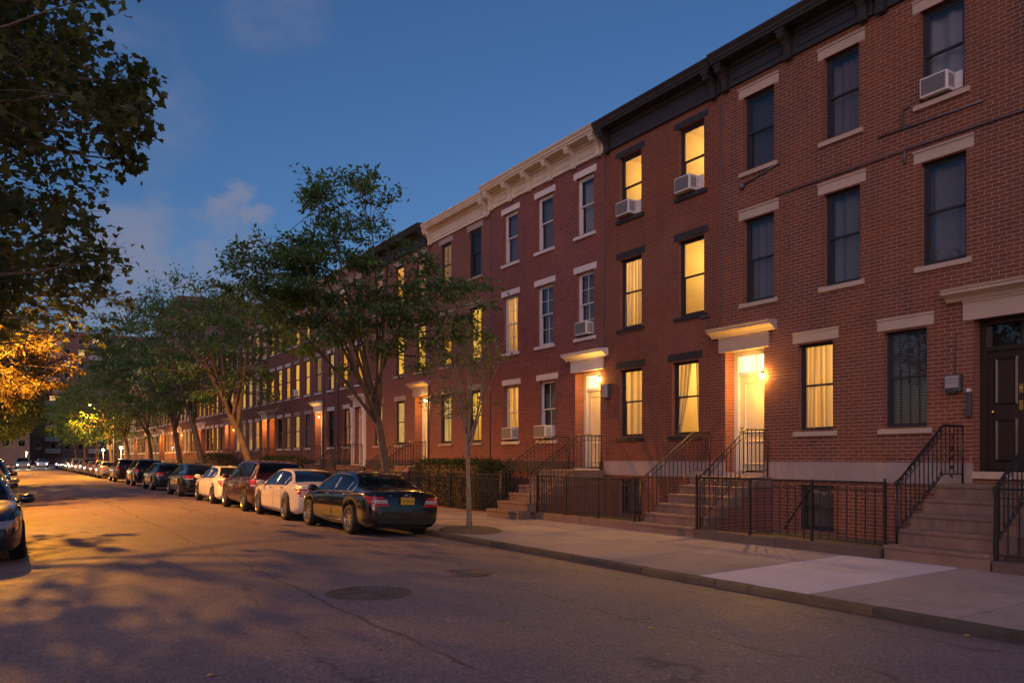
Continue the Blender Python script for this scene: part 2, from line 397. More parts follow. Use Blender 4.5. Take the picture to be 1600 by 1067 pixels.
def obj(name, data, parent=None, loc=None, rot=None, scale=None, **tags):
    o = bpy.data.objects.new(name, data); COL.objects.link(o)
    if parent is not None: o.parent = parent
    if loc is not None: o.location = loc
    if rot is not None: o.rotation_euler = rot
    if scale is not None: o.scale = scale
    for k, v in tags.items():
        if v is not None: o[k] = v
    return o
def thing(name, label, cat, loc=(0, 0, 0), rot=None, group=None, scale=None):
    o = obj(name, None, None, loc, rot, scale, label=label, category=cat, group=group); o.empty_display_size = .2
    return o
def np_mesh(name, V, F, mat, attrs=None, smooth=False):
    """V (n,3), F (m,k) equal-sided faces"""
    me = bpy.data.meshes.new(name); n, k = F.shape
    me.vertices.add(len(V)); me.vertices.foreach_set('co', V.astype('f').ravel())
    me.loops.add(n * k); me.loops.foreach_set('vertex_index', F.astype('i').ravel())
    me.polygons.add(n); me.polygons.foreach_set('loop_start', np.arange(0, n * k, k, dtype='i')); me.polygons.foreach_set('loop_total', np.full(n, k, 'i'))
    me.materials.append(MATS[mat])
    for a, val in (attrs or {}).items():
        at = me.attributes.new(a, 'FLOAT', 'POINT'); at.data.foreach_set('value', np.asarray(val, 'f'))
    if smooth: me.polygons.foreach_set('use_smooth', np.ones(n, bool))
    me.update(calc_edges=True)
    if not smooth: me.shade_flat()
    return me

ORD = ['first', 'second', 'third', 'fourth', 'fifth', 'sixth', 'seventh', 'eighth', 'ninth', 'tenth', 'eleventh', 'twelfth', 'thirteenth', 'fourteenth', 'fifteenth', 'sixteenth',
       'seventeenth', 'eighteenth', 'nineteenth', 'twentieth', 'twenty-first', 'twenty-second', 'twenty-third', 'twenty-fourth', 'twenty-fifth', 'twenty-sixth', 'twenty-seventh', 'twenty-eighth']

# ------------------------------------------------------------------ ground, road, kerbs, pavement
KX = 7.95; LKX = -2.1; CROWN = .15; F = 13.85; FX = 11.55
RC = (KX + LKX) / 2; RH = (KX - LKX) / 2
def road_z(x): return CROWN * (1 - ((x - RC) / RH) ** 2)
def walk_z(x): return .088 + (x - 8.12) * .02
rng = random.Random(7)

gb = MB(); gb.add([(-900, -900, -.06), (900, -900, -.06), (900, 1500, -.06), (-900, 1500, -.06)], [(0, 1, 2, 3)])
gb.build('ground', 'ground_far', kind='structure')
rb = MB(); xs = np.linspace(LKX, KX, 25); ys = [-14, 0, 20, 60, 140, 262]
rb.add([(x, y, road_z(x)) for y in ys for x in xs], [(j * 25 + i, j * 25 + i + 1, (j + 1) * 25 + i + 1, (j + 1) * 25 + i) for j in range(len(ys) - 1) for i in range(24)])
rb.build('road', 'asphalt', smooth=True, kind='structure')

sw = MB(); sw.add([(8.1, -14, .05), (F + .5, -14, .05 + .11), (F + .5, 262, .16), (8.1, 262, .05)], [(0, 1, 2, 3)])
walk = sw.build('pavement', 'concrete_dark', kind='structure')
XM = 9.85
def slab(x0, x1, y0, y1, mat, parent, name='slab'):
    g = .012; b = MB(); e = .008; d = rng.uniform(-.003, .003)
    P = [(x0 + g, y0 + g), (x1 - g, y0 + g), (x1 - g, y1 - g), (x0 + g, y1 - g)]
    I = [(x0 + g + e, y0 + g + e), (x1 - g - e, y0 + g + e), (x1 - g - e, y1 - g - e), (x0 + g + e, y1 - g - e)]
    tl = rng.uniform(-.002, .002)
    v = [(x, y, walk_z(x) - .05) for x, y in P] + [(x, y, walk_z(x) - .005 + d) for x, y in P] + [(x, y, walk_z(x) + d + tl * (y - y0)) for x, y in I]
    f = [(8, 9, 10, 11)] + [(a + i, a + (i + 1) % 4, a + 4 + (i + 1) % 4, a + 4 + i) for a in (0, 4) for i in range(4)]
    return b.add(v, f).build(name, mat, parent)
YJ = [-1.2, .75, 2.6, 4.42, 6.18, 7.97, 9.9, 11.95]
y = 11.95
while y < 62: y += rng.choice([1.9, 1.95, 2.0]); YJ.append(y)
for i in range(len(YJ) - 1):
    y0, y1 = YJ[i], YJ[i + 1]
    for r, (x0, x1) in enumerate(((8.12, XM), (XM, FX))):
        pale = (abs(y0 - 6.18) < .01) 
        slab(x0, x1, y0, y1, 'concrete_pale' if pale else 'concrete_tan', walk)
fs = MB(); fs.add([(8.12, YJ[-1], walk_z(8.12)), (FX, YJ[-1], walk_z(FX)), (FX, 262, walk_z(FX)), (8.12, 262, walk_z(8.12))], [(0, 1, 2, 3)]); fs.build('far_slab', 'concrete_tan', walk)
ar = MB(); ar.add([(FX + .02, -3, .156), (F + .3, -3, .17), (F + .3, 262, .17), (FX + .02, 262, .156)], [(0, 1, 2, 3)]); ar.build('areaway_ground', 'concrete_dark', kind='structure')

kb = MB(); kb.box(KX + .01, 8.115, -14, 262, -.05, .055); kerb = kb.build('kerb', 'concrete_dark', kind='structure')
KJ = [-1.0, 1.5, 3.35, 5.21, 6.94, 7.5, 8.95, 10.65]; y = 10.65
while y < 70: y += rng.uniform(1.9, 2.9); KJ.append(y)
for i in range(len(KJ) - 1):
    b = MB(); dz = rng.uniform(-.004, .004); dx = rng.uniform(-.006, .006); r = .022
    prof = [(KX + dx, -.03), (KX + dx + .004, .085 + dz - r), (KX + dx + .009, .085 + dz - .4 * r), (KX + dx + r, .085 + dz), (8.108, .089 + dz), (8.108, -.03)]
    b.prism_y(prof, KJ[i] + .011, KJ[i + 1] - .011)
    b.build('kerb_stone', 'kerb_rust' if 2 < i < 6 or i in (8, 9) else 'kerb_stone_mat', kerb)
fk = MB(); fk.box(KX, 8.108, KJ[-1], 262, -.03, .086); fk.build('far_kerb', 'kerb_stone_mat', kerb)
lk = MB(); lk.box(LKX - .16, LKX, -14, 262, -.05, .09); lk.build('kerb_opposite', 'kerb_stone_mat', kind='structure')
lw = MB(); lw.add([(-6.6, -14, .15), (LKX - .16, -14, .087), (LKX - .16, 262, .087), (-6.6, 262, .15)], [(0, 1, 2, 3)]); lw.build('pavement_opposite', 'concrete_tan', kind='structure')

def manhole(x, y, r, label):
    sl = math.atan(-2 * CROWN * (x - RC) / RH ** 2)
    o = thing('manhole_cover', label, 'manhole cover', (x, y, road_z(x) + .002), (0, -sl, rng.uniform(0, 3)))
    MB().lathe([(r * 1.20, -.01), (r * 1.185, .004), (r * 1.16, .006), (r * 1.10, .009), (r * 1.03, .012), (r * 1.02, -.014)], 40).build('frame', 'cast_iron', o, True)
    b = MB(); pr = [(0.001, .004)]; k = .06
    while k < r * .97:
        pr += [(k, .001), (k + .006, .009), (k + .026, .009), (k + .032, .001)]; k += .062
    pr += [(r, .004), (r * 1.005, -.01)]
    b.lathe(pr, 40)
    b.build('cover', 'cast_iron', o)
manhole(3.56, 8.72, .42, 'larger round iron manhole cover in the middle of the road')
manhole(5.33, 9.72, .33, 'smaller round iron manhole cover nearer the right kerb')

for i, (x, y) in enumerate(((3.58, 8.98), (1.25, 6.05), (4.02, 6.4), (7.7, 8.9), (7.82, 5.35), (7.75, 4.1), (2.6, 6.1), (5.1, 5.6), (6.4, 4.6), (9.3, 6.9))):
    z = road_z(x) if x < KX else walk_z(x)
    b = MB(); n = 7; a0 = rng.uniform(0, 6); s_ = rng.uniform(.03, .06)
    b.add([(s_ * (1 if k % 2 else .6) * math.cos(a0 + k * 2 * math.pi / n), s_ * .7 * (1 if k % 2 else .6) * math.sin(a0 + k * 2 * math.pi / n), .004 + .012 * rng.random()) for k in range(n)], [tuple(range(n))])
    where = ['on the larger manhole cover', 'on the road at lower left', 'on the road between the lower cracks', 'in the gutter by the tan paving', 'in the gutter by the pale paving', 'in the gutter at lower right',
             'on the road at bottom centre', 'on the bare road right of centre', 'on the road at lower right', 'on the pale paving slab'][i]
    o = b.build('fallen_leaf', 'leaf_litter', label='small dry fallen leaf lying ' + where, category='leaf', group='fallen leaves'); o.location = (x, y, z + .003)
# ------------------------------------------------------------------ row houses
def rects_free(lo, hi, blocks):
    blocks = sorted(blocks); out = []; c = lo
    for a, b in blocks:
        if a > c: out.append((c, min(a, hi)))
        c = max(c, b)
        if c >= hi: break
    if c < hi: out.append((c, hi))
    return [(a, b) for a, b in out if b - a > .004]
CH, BL = .0698, .223
UNIT_BRICKS = {}
def unit_brick(mat, k):
    if (mat, k) not in UNIT_BRICKS:
        v = [(x, y, z) for x in (0, 1) for y in (0, 1) for z in (0, 1)]
        b = MB(); b.add(v, [(0, 1, 3, 2), (0, 4, 5, 1), (2, 3, 7, 6), (0, 2, 6, 4), (1, 5, 7, 3)])
        UNIT_BRICKS[(mat, k)] = b.mesh('brick', mat, attrs={'rnd': [(k + .5) / 8] * 8})
    return UNIT_BRICKS[(mat, k)]
def brick_face(parent, y0, y1, z0, z1, blocks, mat, singles, seed, view_from=6.4):
    """real bricks laid in running bond on the plane x=F; the nearest `singles` are objects, the others one mesh"""
    rg = random.Random(seed); L = []; n = int(math.ceil((z1 - z0) / CH))
    j = .0056
    for r in range(n):
        a, b = z0 + r * CH, min(z0 + (r + 1) * CH, z1)
        if b - a < .02: continue
        hit = [q for q in blocks if q[2] < b - .002 and q[3] > a + .002]
        spans = [(c, d, a, b) for c, d in rects_free(y0, y1, [(q[0], q[1]) for q in hit])]
        for q in hit:
            if q[2] > a + .022: spans.append((q[0], q[1], a, q[2]))
            elif q[3] < b - .022: spans.append((q[0], q[1], q[3], b))
        off = (r % 2) * BL / 2 + (rg.uniform(-.012, .012))
        for c, d, e, g in spans:
            k = math.floor((c - off) / BL); p = c
            while p < d - .001:
                k += 1; q = min(off + k * BL, d)
                if q - p < .045 and q < d: continue
                if d - q < .045: q = d
                L.append((p + (j if p > c else 0), q - (j if q < d else 0), e + j, g - j)); p = q
    proud = [rg.uniform(.0022, .0034) for _ in L]; tone = [min(.999, max(0, rg.gauss(.5, .24))) for _ in L]
    full = [i for i, q in enumerate(L) if q[1] - q[0] > .2 and q[3] - q[2] > .055 and q[0] > view_from]
    full.sort(key=lambda i: (L[i][0] - 3.0) ** 2 + (.5 * (L[i][2] - 3.5)) ** 2)
    sing = set(full[:singles])
    for i in sing:
        q = L[i]; obj('brick', unit_brick(mat, int(tone[i] * 8)), parent, (F - proud[i], q[0], q[2]), None, (proud[i] + .004, q[1] - q[0], q[3] - q[2]))
    rest = [i for i in range(len(L)) if i not in sing]
    A = np.array([L[i] for i in rest]); P = np.array([proud[i] for i in rest]); m = len(rest)
    V = np.zeros((m, 8, 3)); 
    for c in range(8):
        V[:, c, 0] = (F - P) if c < 4 else F + .004
        V[:, c, 1] = A[:, 1 if (c // 2) % 2 else 0]; V[:, c, 2] = A[:, 3 if c % 2 else 2]
    base = np.array([(0, 1, 3, 2), (0, 4, 5, 1), (2, 3, 7, 6), (0, 2, 6, 4), (1, 5, 7, 3)])
    Fc = (base[None] + (np.arange(m) * 8)[:, None, None]).reshape(-1, 4)
    me = np_mesh('brick_courses', V.reshape(-1, 3), Fc, mat, {'rnd': np.repeat([tone[i] for i in rest], 8)})
    obj('brick_courses', me, parent, kind='stuff')

def wall_sheet(parent, y0, y1, z0, z1, openings, mat, reveal, x=F, name='wall'):
    """front sheet with holes and reveals; openings (ya,yb,za,zb,depth)"""
    b = MB(); ysn = sorted({y0, y1, *[o[0] for o in openings], *[o[1] for o in openings]}); zs = sorted({z0, z1, *[o[2] for o in openings], *[o[3] for o in openings]})
    for i in range(len(ysn) - 1):
        for k in range(len(zs) - 1):
            cy_, cz = (ysn[i] + ysn[i + 1]) / 2, (zs[k] + zs[k + 1]) / 2
            if any(o[0] < cy_ < o[1] and o[2] < cz < o[3] for o in openings): continue
            b.add([(x, ysn[i], zs[k]), (x, ysn[i], zs[k + 1]), (x, ysn[i + 1], zs[k + 1]), (x, ysn[i + 1], zs[k])], [(0, 1, 2, 3)])
    b.k = 1
    for ya, yb, za, zb, dp in openings:
        for q in (((x, ya, za), (x + dp, ya, za), (x + dp, ya, zb), (x, ya, zb)), ((x, yb, zb), (x + dp, yb, zb), (x + dp, yb, za), (x, yb, za)),
                  ((x, ya, zb), (x + dp, ya, zb), (x + dp, yb, zb), (x, yb, zb)), ((x, ya, za), (x, yb, za), (x + dp, yb, za), (x + dp, ya, za))):
            b.add(q, [(0, 1, 2, 3)])
    b.k = 0
    for yy in (y0, y1): b.add([(x, yy, z0), (x + 9, yy, z0), (x + 9, yy, z1), (x, yy, z1)], [(0, 1, 2, 3)])
    return b.build(name, [mat, reveal], parent)

def cloth(parent, name, ya, yb, za, zb, x, mat, folds=9, amp=.025, seed=0, gather=None):
    rg = random.Random(seed); n = 44; v = []; at = []
    ph = rg.uniform(0, 6); k2 = rg.uniform(.6, 1.7)
    for row in (0, .5, 1):
        for i in range(n + 1):
            u = i / n; w = math.sin(u * folds * math.pi + ph + 1.6 * math.sin(u * 4 * k2 + ph)) ; w2 = math.sin(u * folds * 5.3 + 2 * ph + math.sin(u * 9 * k2))
            yy = ya + (yb - ya) * u
            if gather: yy += (gather[0] - yy) * gather[1] * (1 - row) ** 1.5
            v.append((x + amp * w, yy, za + (zb - za) * row)); at.append(.5 + .34 * w + .16 * w2)
    f = [(r * (n + 1) + i, r * (n + 1) + i + 1, (r + 1) * (n + 1) + i + 1, (r + 1) * (n + 1) + i) for r in range(2) for i in range(n)]
    return MB().add(v, f).build(name, mat, parent, attrs={'fold': at})

LIT = {'yellow': 'lit_yellow', 'amber': 'lit_amber', 'pale': 'lit_pale', 'dim': 'lit_dim'}
def window(house, ya, yb, za, zb, frame, fill, muntin=None, setback=.10, near=True, seed=0, parent_name='window', half=None, dark_back=False):
    """double-hung sash window. fill: lit name, 'grey','white','blind','dark','room'"""
    x = F + setback; b = MB(); fw = .055 if near else .06
    b.box(x, x + .09, ya, ya + fw, za, zb).box(x, x + .09, yb - fw, yb, za, zb).box(x + .001, x + .089, ya + fw, yb - fw, zb - fw, zb).box(x + .001, x + .089, ya + fw, yb - fw, za, za + .05)
    zm = (za + zb) / 2 + .03; a_, b_ = ya + fw, yb - fw
    w = None
    def sash(b, x0, z0, z1):
        s_ = .038
        b.box(x0, x0 + .032, a_, a_ + s_, z0, z1).box(x0, x0 + .032, b_ - s_, b_, z0, z1).box(x0 + .001, x0 + .031, a_ + s_, b_ - s_, z0, z0 + s_).box(x0 + .001, x0 + .031, a_ + s_, b_ - s_, z1 - s_, z1)
        if muntin:
            cols, rows = muntin
            for c in range(1, cols): yy = a_ + (b_ - a_) * c / cols; b.box(x0 + .006, x0 + .026, yy - .009, yy + .009, z0 + s_, z1 - s_)
            for r in range(1, rows): zz = z0 + (z1 - z0) * r / rows; b.box(x0 + .007, x0 + .025, a_ + s_, b_ - s_, zz - .009, zz + .009)
    if near:
        w = b.build(parent_name, frame, house)
        for x0, z0, z1 in ((x + .018, zm - .02, zb - fw), (x + .052, za + .05, zm + .02)):
            sash(sb := MB(), x0, z0, z1); sb.build('sash', frame, w)
            tl = random.Random(seed * 7 + z0).uniform(-.006, .006)
            MB().add([(x0 + .016 + tl, a_ + .03, z0 + .03), (x0 + .016, a_ + .03, z1 - .03), (x0 + .016 - tl, b_ - .03, z1 - .03), (x0 + .016, b_ - .03, z0 + .03)], [(0, 1, 2, 3)]).build('pane', 'pane_glass' if setback > .08 else 'pane_glass_far', w)
    else:
        b.box(x + .02, x + .06, a_, b_, zm - .03, zm + .03)
        w = b.build(parent_name, frame, house)
        MB().add([(x + .035, a_, za + .04), (x + .035, a_, zb - fw), (x + .035, b_, zb - fw), (x + .035, b_, za + .04)], [(0, 1, 2, 3)]).build('pane', 'pane_glass_far', w)
    xi = x + (.16 if setback > .08 else .075 if near else .05)
    if fill in LIT:
        z0 = za if half is None else za + (zb - za) * half
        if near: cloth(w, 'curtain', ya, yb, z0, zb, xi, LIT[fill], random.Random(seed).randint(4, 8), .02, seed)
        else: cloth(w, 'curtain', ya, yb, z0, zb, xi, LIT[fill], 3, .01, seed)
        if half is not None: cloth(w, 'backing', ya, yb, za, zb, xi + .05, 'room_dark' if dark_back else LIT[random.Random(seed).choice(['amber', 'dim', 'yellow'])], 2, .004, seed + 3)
        # box in the sides so no light leaks
    elif fill in ('grey', 'white'):
        cloth(w, 'curtain', ya, yb, za, zb, xi + .04, 'curtain_' + fill, random.Random(seed).randint(5, 9), .03, seed)
    elif fill == 'blind':
        bl = MB(); zz = za + .06
        while zz < zb - .05: bl.add([(xi - .012, ya, zz), (xi - .012, yb, zz), (xi + .018, yb, zz + .04), (xi + .018, ya, zz + .04)], [(0, 1, 2, 3)]); zz += .05
        bl.build('blind', 'curtain_white' if seed % 2 else 'curtain_grey', w)
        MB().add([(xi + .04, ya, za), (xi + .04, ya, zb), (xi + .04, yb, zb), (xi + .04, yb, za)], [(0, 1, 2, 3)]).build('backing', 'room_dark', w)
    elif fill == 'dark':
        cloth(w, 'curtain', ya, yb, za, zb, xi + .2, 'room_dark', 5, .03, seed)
    if fill not in ('room',):
        lb = MB()
        xa, xb = x + .088, xi + .26
        for yy in (ya, yb): lb.add([(xa, yy, za), (xb, yy, za), (xb, yy, zb), (xa, yy, zb)], [(0, 1, 2, 3)])
        for zz in (za, zb): lb.add([(xa, ya, zz), (xb, ya, zz), (xb, yb, zz), (xa, yb, zz)], [(0, 1, 2, 3)])
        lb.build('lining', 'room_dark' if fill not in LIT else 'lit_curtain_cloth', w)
    return w
def room(house, ya, yb, za, zb, power, depth=2.4, drape=None, seed=0):
    x0 = F + .19; a, b = ya - .35, yb + .5; c, d = za - .6, zb + .28
    m = MB(); m.add([(x0 + depth, a, c), (x0 + depth, a, d), (x0 + depth, b, d), (x0 + depth, b, c)], [(0, 1, 2, 3)])
    for yy in (a, b): m.add([(x0, yy, c), (x0, yy, d), (x0 + depth, yy, d), (x0 + depth, yy, c)], [(0, 1, 2, 3)])
    for zz in (c, d): m.add([(x0, a, zz), (x0, b, zz), (x0 + depth, b, zz), (x0 + depth, a, zz)], [(0, 1, 2, 3)])
    # inner face of the street wall round the opening
    for q in ((a, ya, c, d), (yb, b, c, d), (ya, yb, zb, d), (ya, yb, c, za)):
        m.add([(x0, q[0], q[2]), (x0, q[0], q[3]), (x0, q[1], q[3]), (x0, q[1], q[2])], [(0, 1, 2, 3)])
    r = m.build('room', 'room_cream', house)
    MB().box(x0 + depth - .06, x0 + depth - .01, a + .02, b - .02, d - .14, d - .06).build('picture_rail', 'white_frame', r)
    rr_ = random.Random(seed); yy_ = rr_.uniform(a + .3, b - .7)
    MB().box(x0 + depth - .05, x0 + depth - .004, yy_, yy_ + .5, za + .55, za + 1.15).build('picture', 'brownstone', r)
    MB().box(x0 + depth - .5, x0 + depth - .01, a + .05, a + .9, c, za + .35 + .3 * rr_.random()).build('cabinet', 'terracotta', r)
    if drape:
        w_ = yb - ya
        for k_, (p0, p1, gx, am) in enumerate(drape): cloth(r, 'drape', ya + w_ * p0, ya + w_ * p1, za, zb, x0 - .02 - .01 * k_, 'drape_lit', 6, .018, seed + k_, (ya + w_ * gx, am))
    l = bpy.data.lights.new('room_light', 'POINT'); l.energy = power; l.color = (1.0, .58, .15); l.shadow_soft_size = .12
    obj('room_light', l, r, (x0 + depth * .55, (a + b) / 2, d - .5))
    return r

def door_panels(y0, y1, z0, z1, x, mat, w, layout):
    for (u0, u1, v0, v1) in layout:
        a, b = y0 + (y1 - y0) * u0, y0 + (y1 - y0) * u1; c, d = z0 + (z1 - z0) * v0, z0 + (z1 - z0) * v1
        m = MB(); s_ = .03
        # raised frame and sunk field
        P = [(a, c), (b, c), (b, d), (a, d)]; Q = [(a + s_, c + s_), (b - s_, c + s_), (b - s_, d - s_), (a + s_, d - s_)]; S = [(a + 2 * s_, c + 2 * s_), (b - 2 * s_, c + 2 * s_), (b - 2 * s_, d - 2 * s_), (a + 2 * s_, d - 2 * s_)]
        v = [(x - .003, p, q) for p, q in P] + [(x - .022, p, q) for p, q in Q] + [(x - .004, p, q) for p, q in S]
        m.add(v, [(k, k + 4, (k + 1) % 4 + 4, (k + 1) % 4) for k in range(4)] + [(4 + k, 8 + k, 8 + (k + 1) % 4, 4 + (k + 1) % 4) for k in range(4)] + [(8, 11, 10, 9)])
        m.build('panel', mat, w)
def doorway(house, ya, yb, z0, z1, depth, doormat, casing, lit, hood=None, brass=False, near=True, hood_ext=.24, transom=.5):
    """door in a deep reveal with transom; returns"""
    x = F + depth; zt = z1 - transom
    cw = .11
    m = MB(); m.box(x - .10, x + .05, ya, ya + cw, z0, z1).box(x - .10, x + .05, yb - cw, yb, z0, z1).box(x - .099, x + .049, ya + cw, yb - cw, z1 - .09, z1).box(x - .07, x + .03, ya + cw, yb - cw, zt - .04, zt + .04)
    cas = m.build('door_frame', casing, house)
    if lit == 'glow': MB().add([(x + .02, ya + cw, zt + .04), (x + .02, ya + cw, z1 - .09), (x + .02, yb - cw, z1 - .09), (x + .02, yb - cw, zt + .04)], [(0, 1, 2, 3)]).build('transom', 'transom_lit', cas)
    else:
        MB().add([(x + .0, ya + cw, zt + .04), (x + .0, ya + cw, z1 - .09), (x + .0, yb - cw, z1 - .09), (x + .0, yb - cw, zt + .04)], [(0, 1, 2, 3)]).build('transom', 'pane_glass', cas)
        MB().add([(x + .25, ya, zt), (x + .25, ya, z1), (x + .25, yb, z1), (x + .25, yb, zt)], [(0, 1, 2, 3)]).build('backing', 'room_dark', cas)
    if near: MB().box(x - .012, x + .018, (ya + yb) / 2 - .012, (ya + yb) / 2 + .012, zt + .04, z1 - .09).build('transom_bar', casing, cas)
    d0, d1 = ya + cw, yb - cw
    dm = MB().box(x - .03, x + .03, d0 + .004, d1 - .004, z0 + .02, zt - .042); dr = dm.build('door', doormat, house)
    lay = [(.09, .45, .55, .95), (.55, .91, .55, .95), (.09, .45, .08, .44), (.55, .91, .08, .44)] if brass or not near else [(.14, .86, .40, .94), (.14, .86, .07, .33)]
    if near: door_panels(d0, d1, z0, zt - .04, x - .03, doormat, dr, lay)
    else: door_panels(d0, d1, z0, zt - .04, x - .03, doormat, dr, lay[:2])
    kz = z0 + 1.0
    if near: MB().lathe([(.001, -.075), (.024, -.07), (.032, -.05), (.02, -.03), (.012, 0)], 12, 'x', (x - .03, d1 - .09, kz)).build('knob', 'brass', dr, True)
    if brass:
        yc = (d0 + d1) / 2
        MB().box(x - .045, x - .032, yc - .03, yc + .03, kz + .02, kz + .18).build('letter_plate', 'brass', dr)
        MB().box(x - .045, x - .032, yc - .03, yc + .03, kz + .30, kz + .45).lathe([(.001, -.02), (.018, -.015), (.018, 0)], 10, 'x', (x - .045, yc, kz + .38)).build('knocker', 'brass', dr)
    MB().box(F - .06, x + .03, ya, yb, z0 - .12, z0).build('door_sill', 'grey_stone' if hood is None else hood, house)
    if hood:
        e = hood_ext; zb = z1 - .005
        hb = MB(); hb.prism_y([(F + .02, zb), (F - .055, zb), (F - .055, zb + .30), (F - .075, zb + .30), (F - .075, zb + .335), (F + .02, zb + .335)], ya - .15, yb + .15)
        hd = hb.build('hood', hood, house)
        prof = [(F + .02, zb + .337), (F - .09, zb + .337), (F - .11, zb + .37), (F - .12, zb + .39), (F - .19, zb + .43), (F - .205, zb + .445), (F - .26, zb + .452), (F - .262, zb + .50), (F - .285, zb + .515), (F - .285, zb + .535), (F + .02, zb + .56)]
        MB().prism_y(prof, ya - e, yb + e).build('hood_cornice', hood, hd)
    return dr

def cornice(house, y0, y1, mat, n_br, style, z=10.04, dz=0.0, proj=.5):
    z += dz
    p = [(F + .02, z), (F - .07, z), (F - .075, z + .05), (F - .05, z + .06), (F - .05, z + .42), (F - .09, z + .43), (F - .10, z + .48), (F - .12, z + .50), (F - proj + .10, z + .51), (F - proj + .09, z + .56), (F - proj + .06, z + .575),
         (F - proj + .055, z + .62), (F - proj + .015, z + .665), (F - proj, z + .69), (F - proj, z + .72), (F + .3, z + .79)]
    c = MB().prism_y(p, y0 + .02, y1 - .02).build('cornice', mat, house)
    wb = .17
    for k in range(n_br):
        yy = y0 + .1 + (y1 - y0 - .2 - wb) * (k / (n_br - 1))
        q = [(F - .051, z - .06), (F - .13, z - .05), (F - .15, z + .02), (F - .13, z + .09), (F - .16, z + .2), (F - .24, z + .30), (F - .34, z + .34), (F - .37, z + .40), (F - .36, z + .47), (F - .33, z + .508), (F - .051, z + .508)]
        MB().prism_y(q, yy, yy + wb).box(F - .385, F - .052, yy - .02, yy + wb + .02, z + .44, z + .507).build('bracket', mat, c)
    if style == 'flute':
        n = int((y1 - y0 - .7) / .075); s_ = (y1 - y0 - .7) / n
        m = MB()
        for k in range(n): a = y0 + .35 + k * s_; m.box(F - .075, F - .051, a + .012, a + s_ - .012, z + .1, z + .38)
        m.build('fluting', mat, c)
    elif style == 'panel':
        seg = (y1 - y0 - .2) / (n_br - 1)
        for k in range(n_br - 1):
            a = y0 + .1 + wb + k * seg * (y1 - y0 - .2 - wb) / (y1 - y0 - .2) + .1; b = a + seg * (y1 - y0 - .2 - wb) / (y1 - y0 - .2) - wb - .2
            if b - a > .2:
                MB().box(F - .07, F - .051, a, b, z + .13, z + .17).box(F - .07, F - .051, a, b, z + .33, z + .37).box(F - .07, F - .051, a, a + .04, z + .171, z + .329).box(F - .07, F - .051, b - .04, b, z + .171, z + .329).build('panel', mat, c)
    return c

# stoop: ground z, steps towards the house
def stoop(house, y0, y1, x_front, n, z_top, x_land, mat, cheek=None, zg=.15, wide=0):
    rise = (z_top - zg) / n; tread = (x_land - x_front) / (n - 1)
    st = MB().box(x_land + .05, F - .065, y0 + .05, y1 - .05, zg - .02, z_top - .12).build('stoop', cheek or mat, house)
    for k in range(n):
        xa = x_front + k * tread; z1 = zg + (k + 1) * rise; zz0 = zg + k * rise
        e = wide if k == 0 else 0
        nose = .022
        xe = F - .063 if k == n - 1 else xa + tread + .03
        prof = [(xa, zz0 - (.03 if k else .05)), (xa, z1 - .062), (xa - nose * .7, z1 - .058), (xa - nose, z1 - .035), (xa - nose, z1 - .012), (xa - nose + .01, z1), (xe, z1), (xe, zz0 - (.03 if k else .05))]
        MB().prism_y(prof, y0 - e + rng.uniform(-.004, .004), y1 + rng.uniform(-.004, .004)).build('step', mat, st)
    if cheek:
        P = [(x_front + tread * .6, zg - .02), (x_land, z_top - rise * 1.3), (F - .064, z_top - rise * 1.3), (F - .064, zg - .02)]
        MB().prism_y(P, y1 - .045, y1 - .01).build('cheek_wall', cheek, st); MB().prism_y(P, y0 + .01, y0 + .045).build('cheek_wall', cheek, st)
    return st

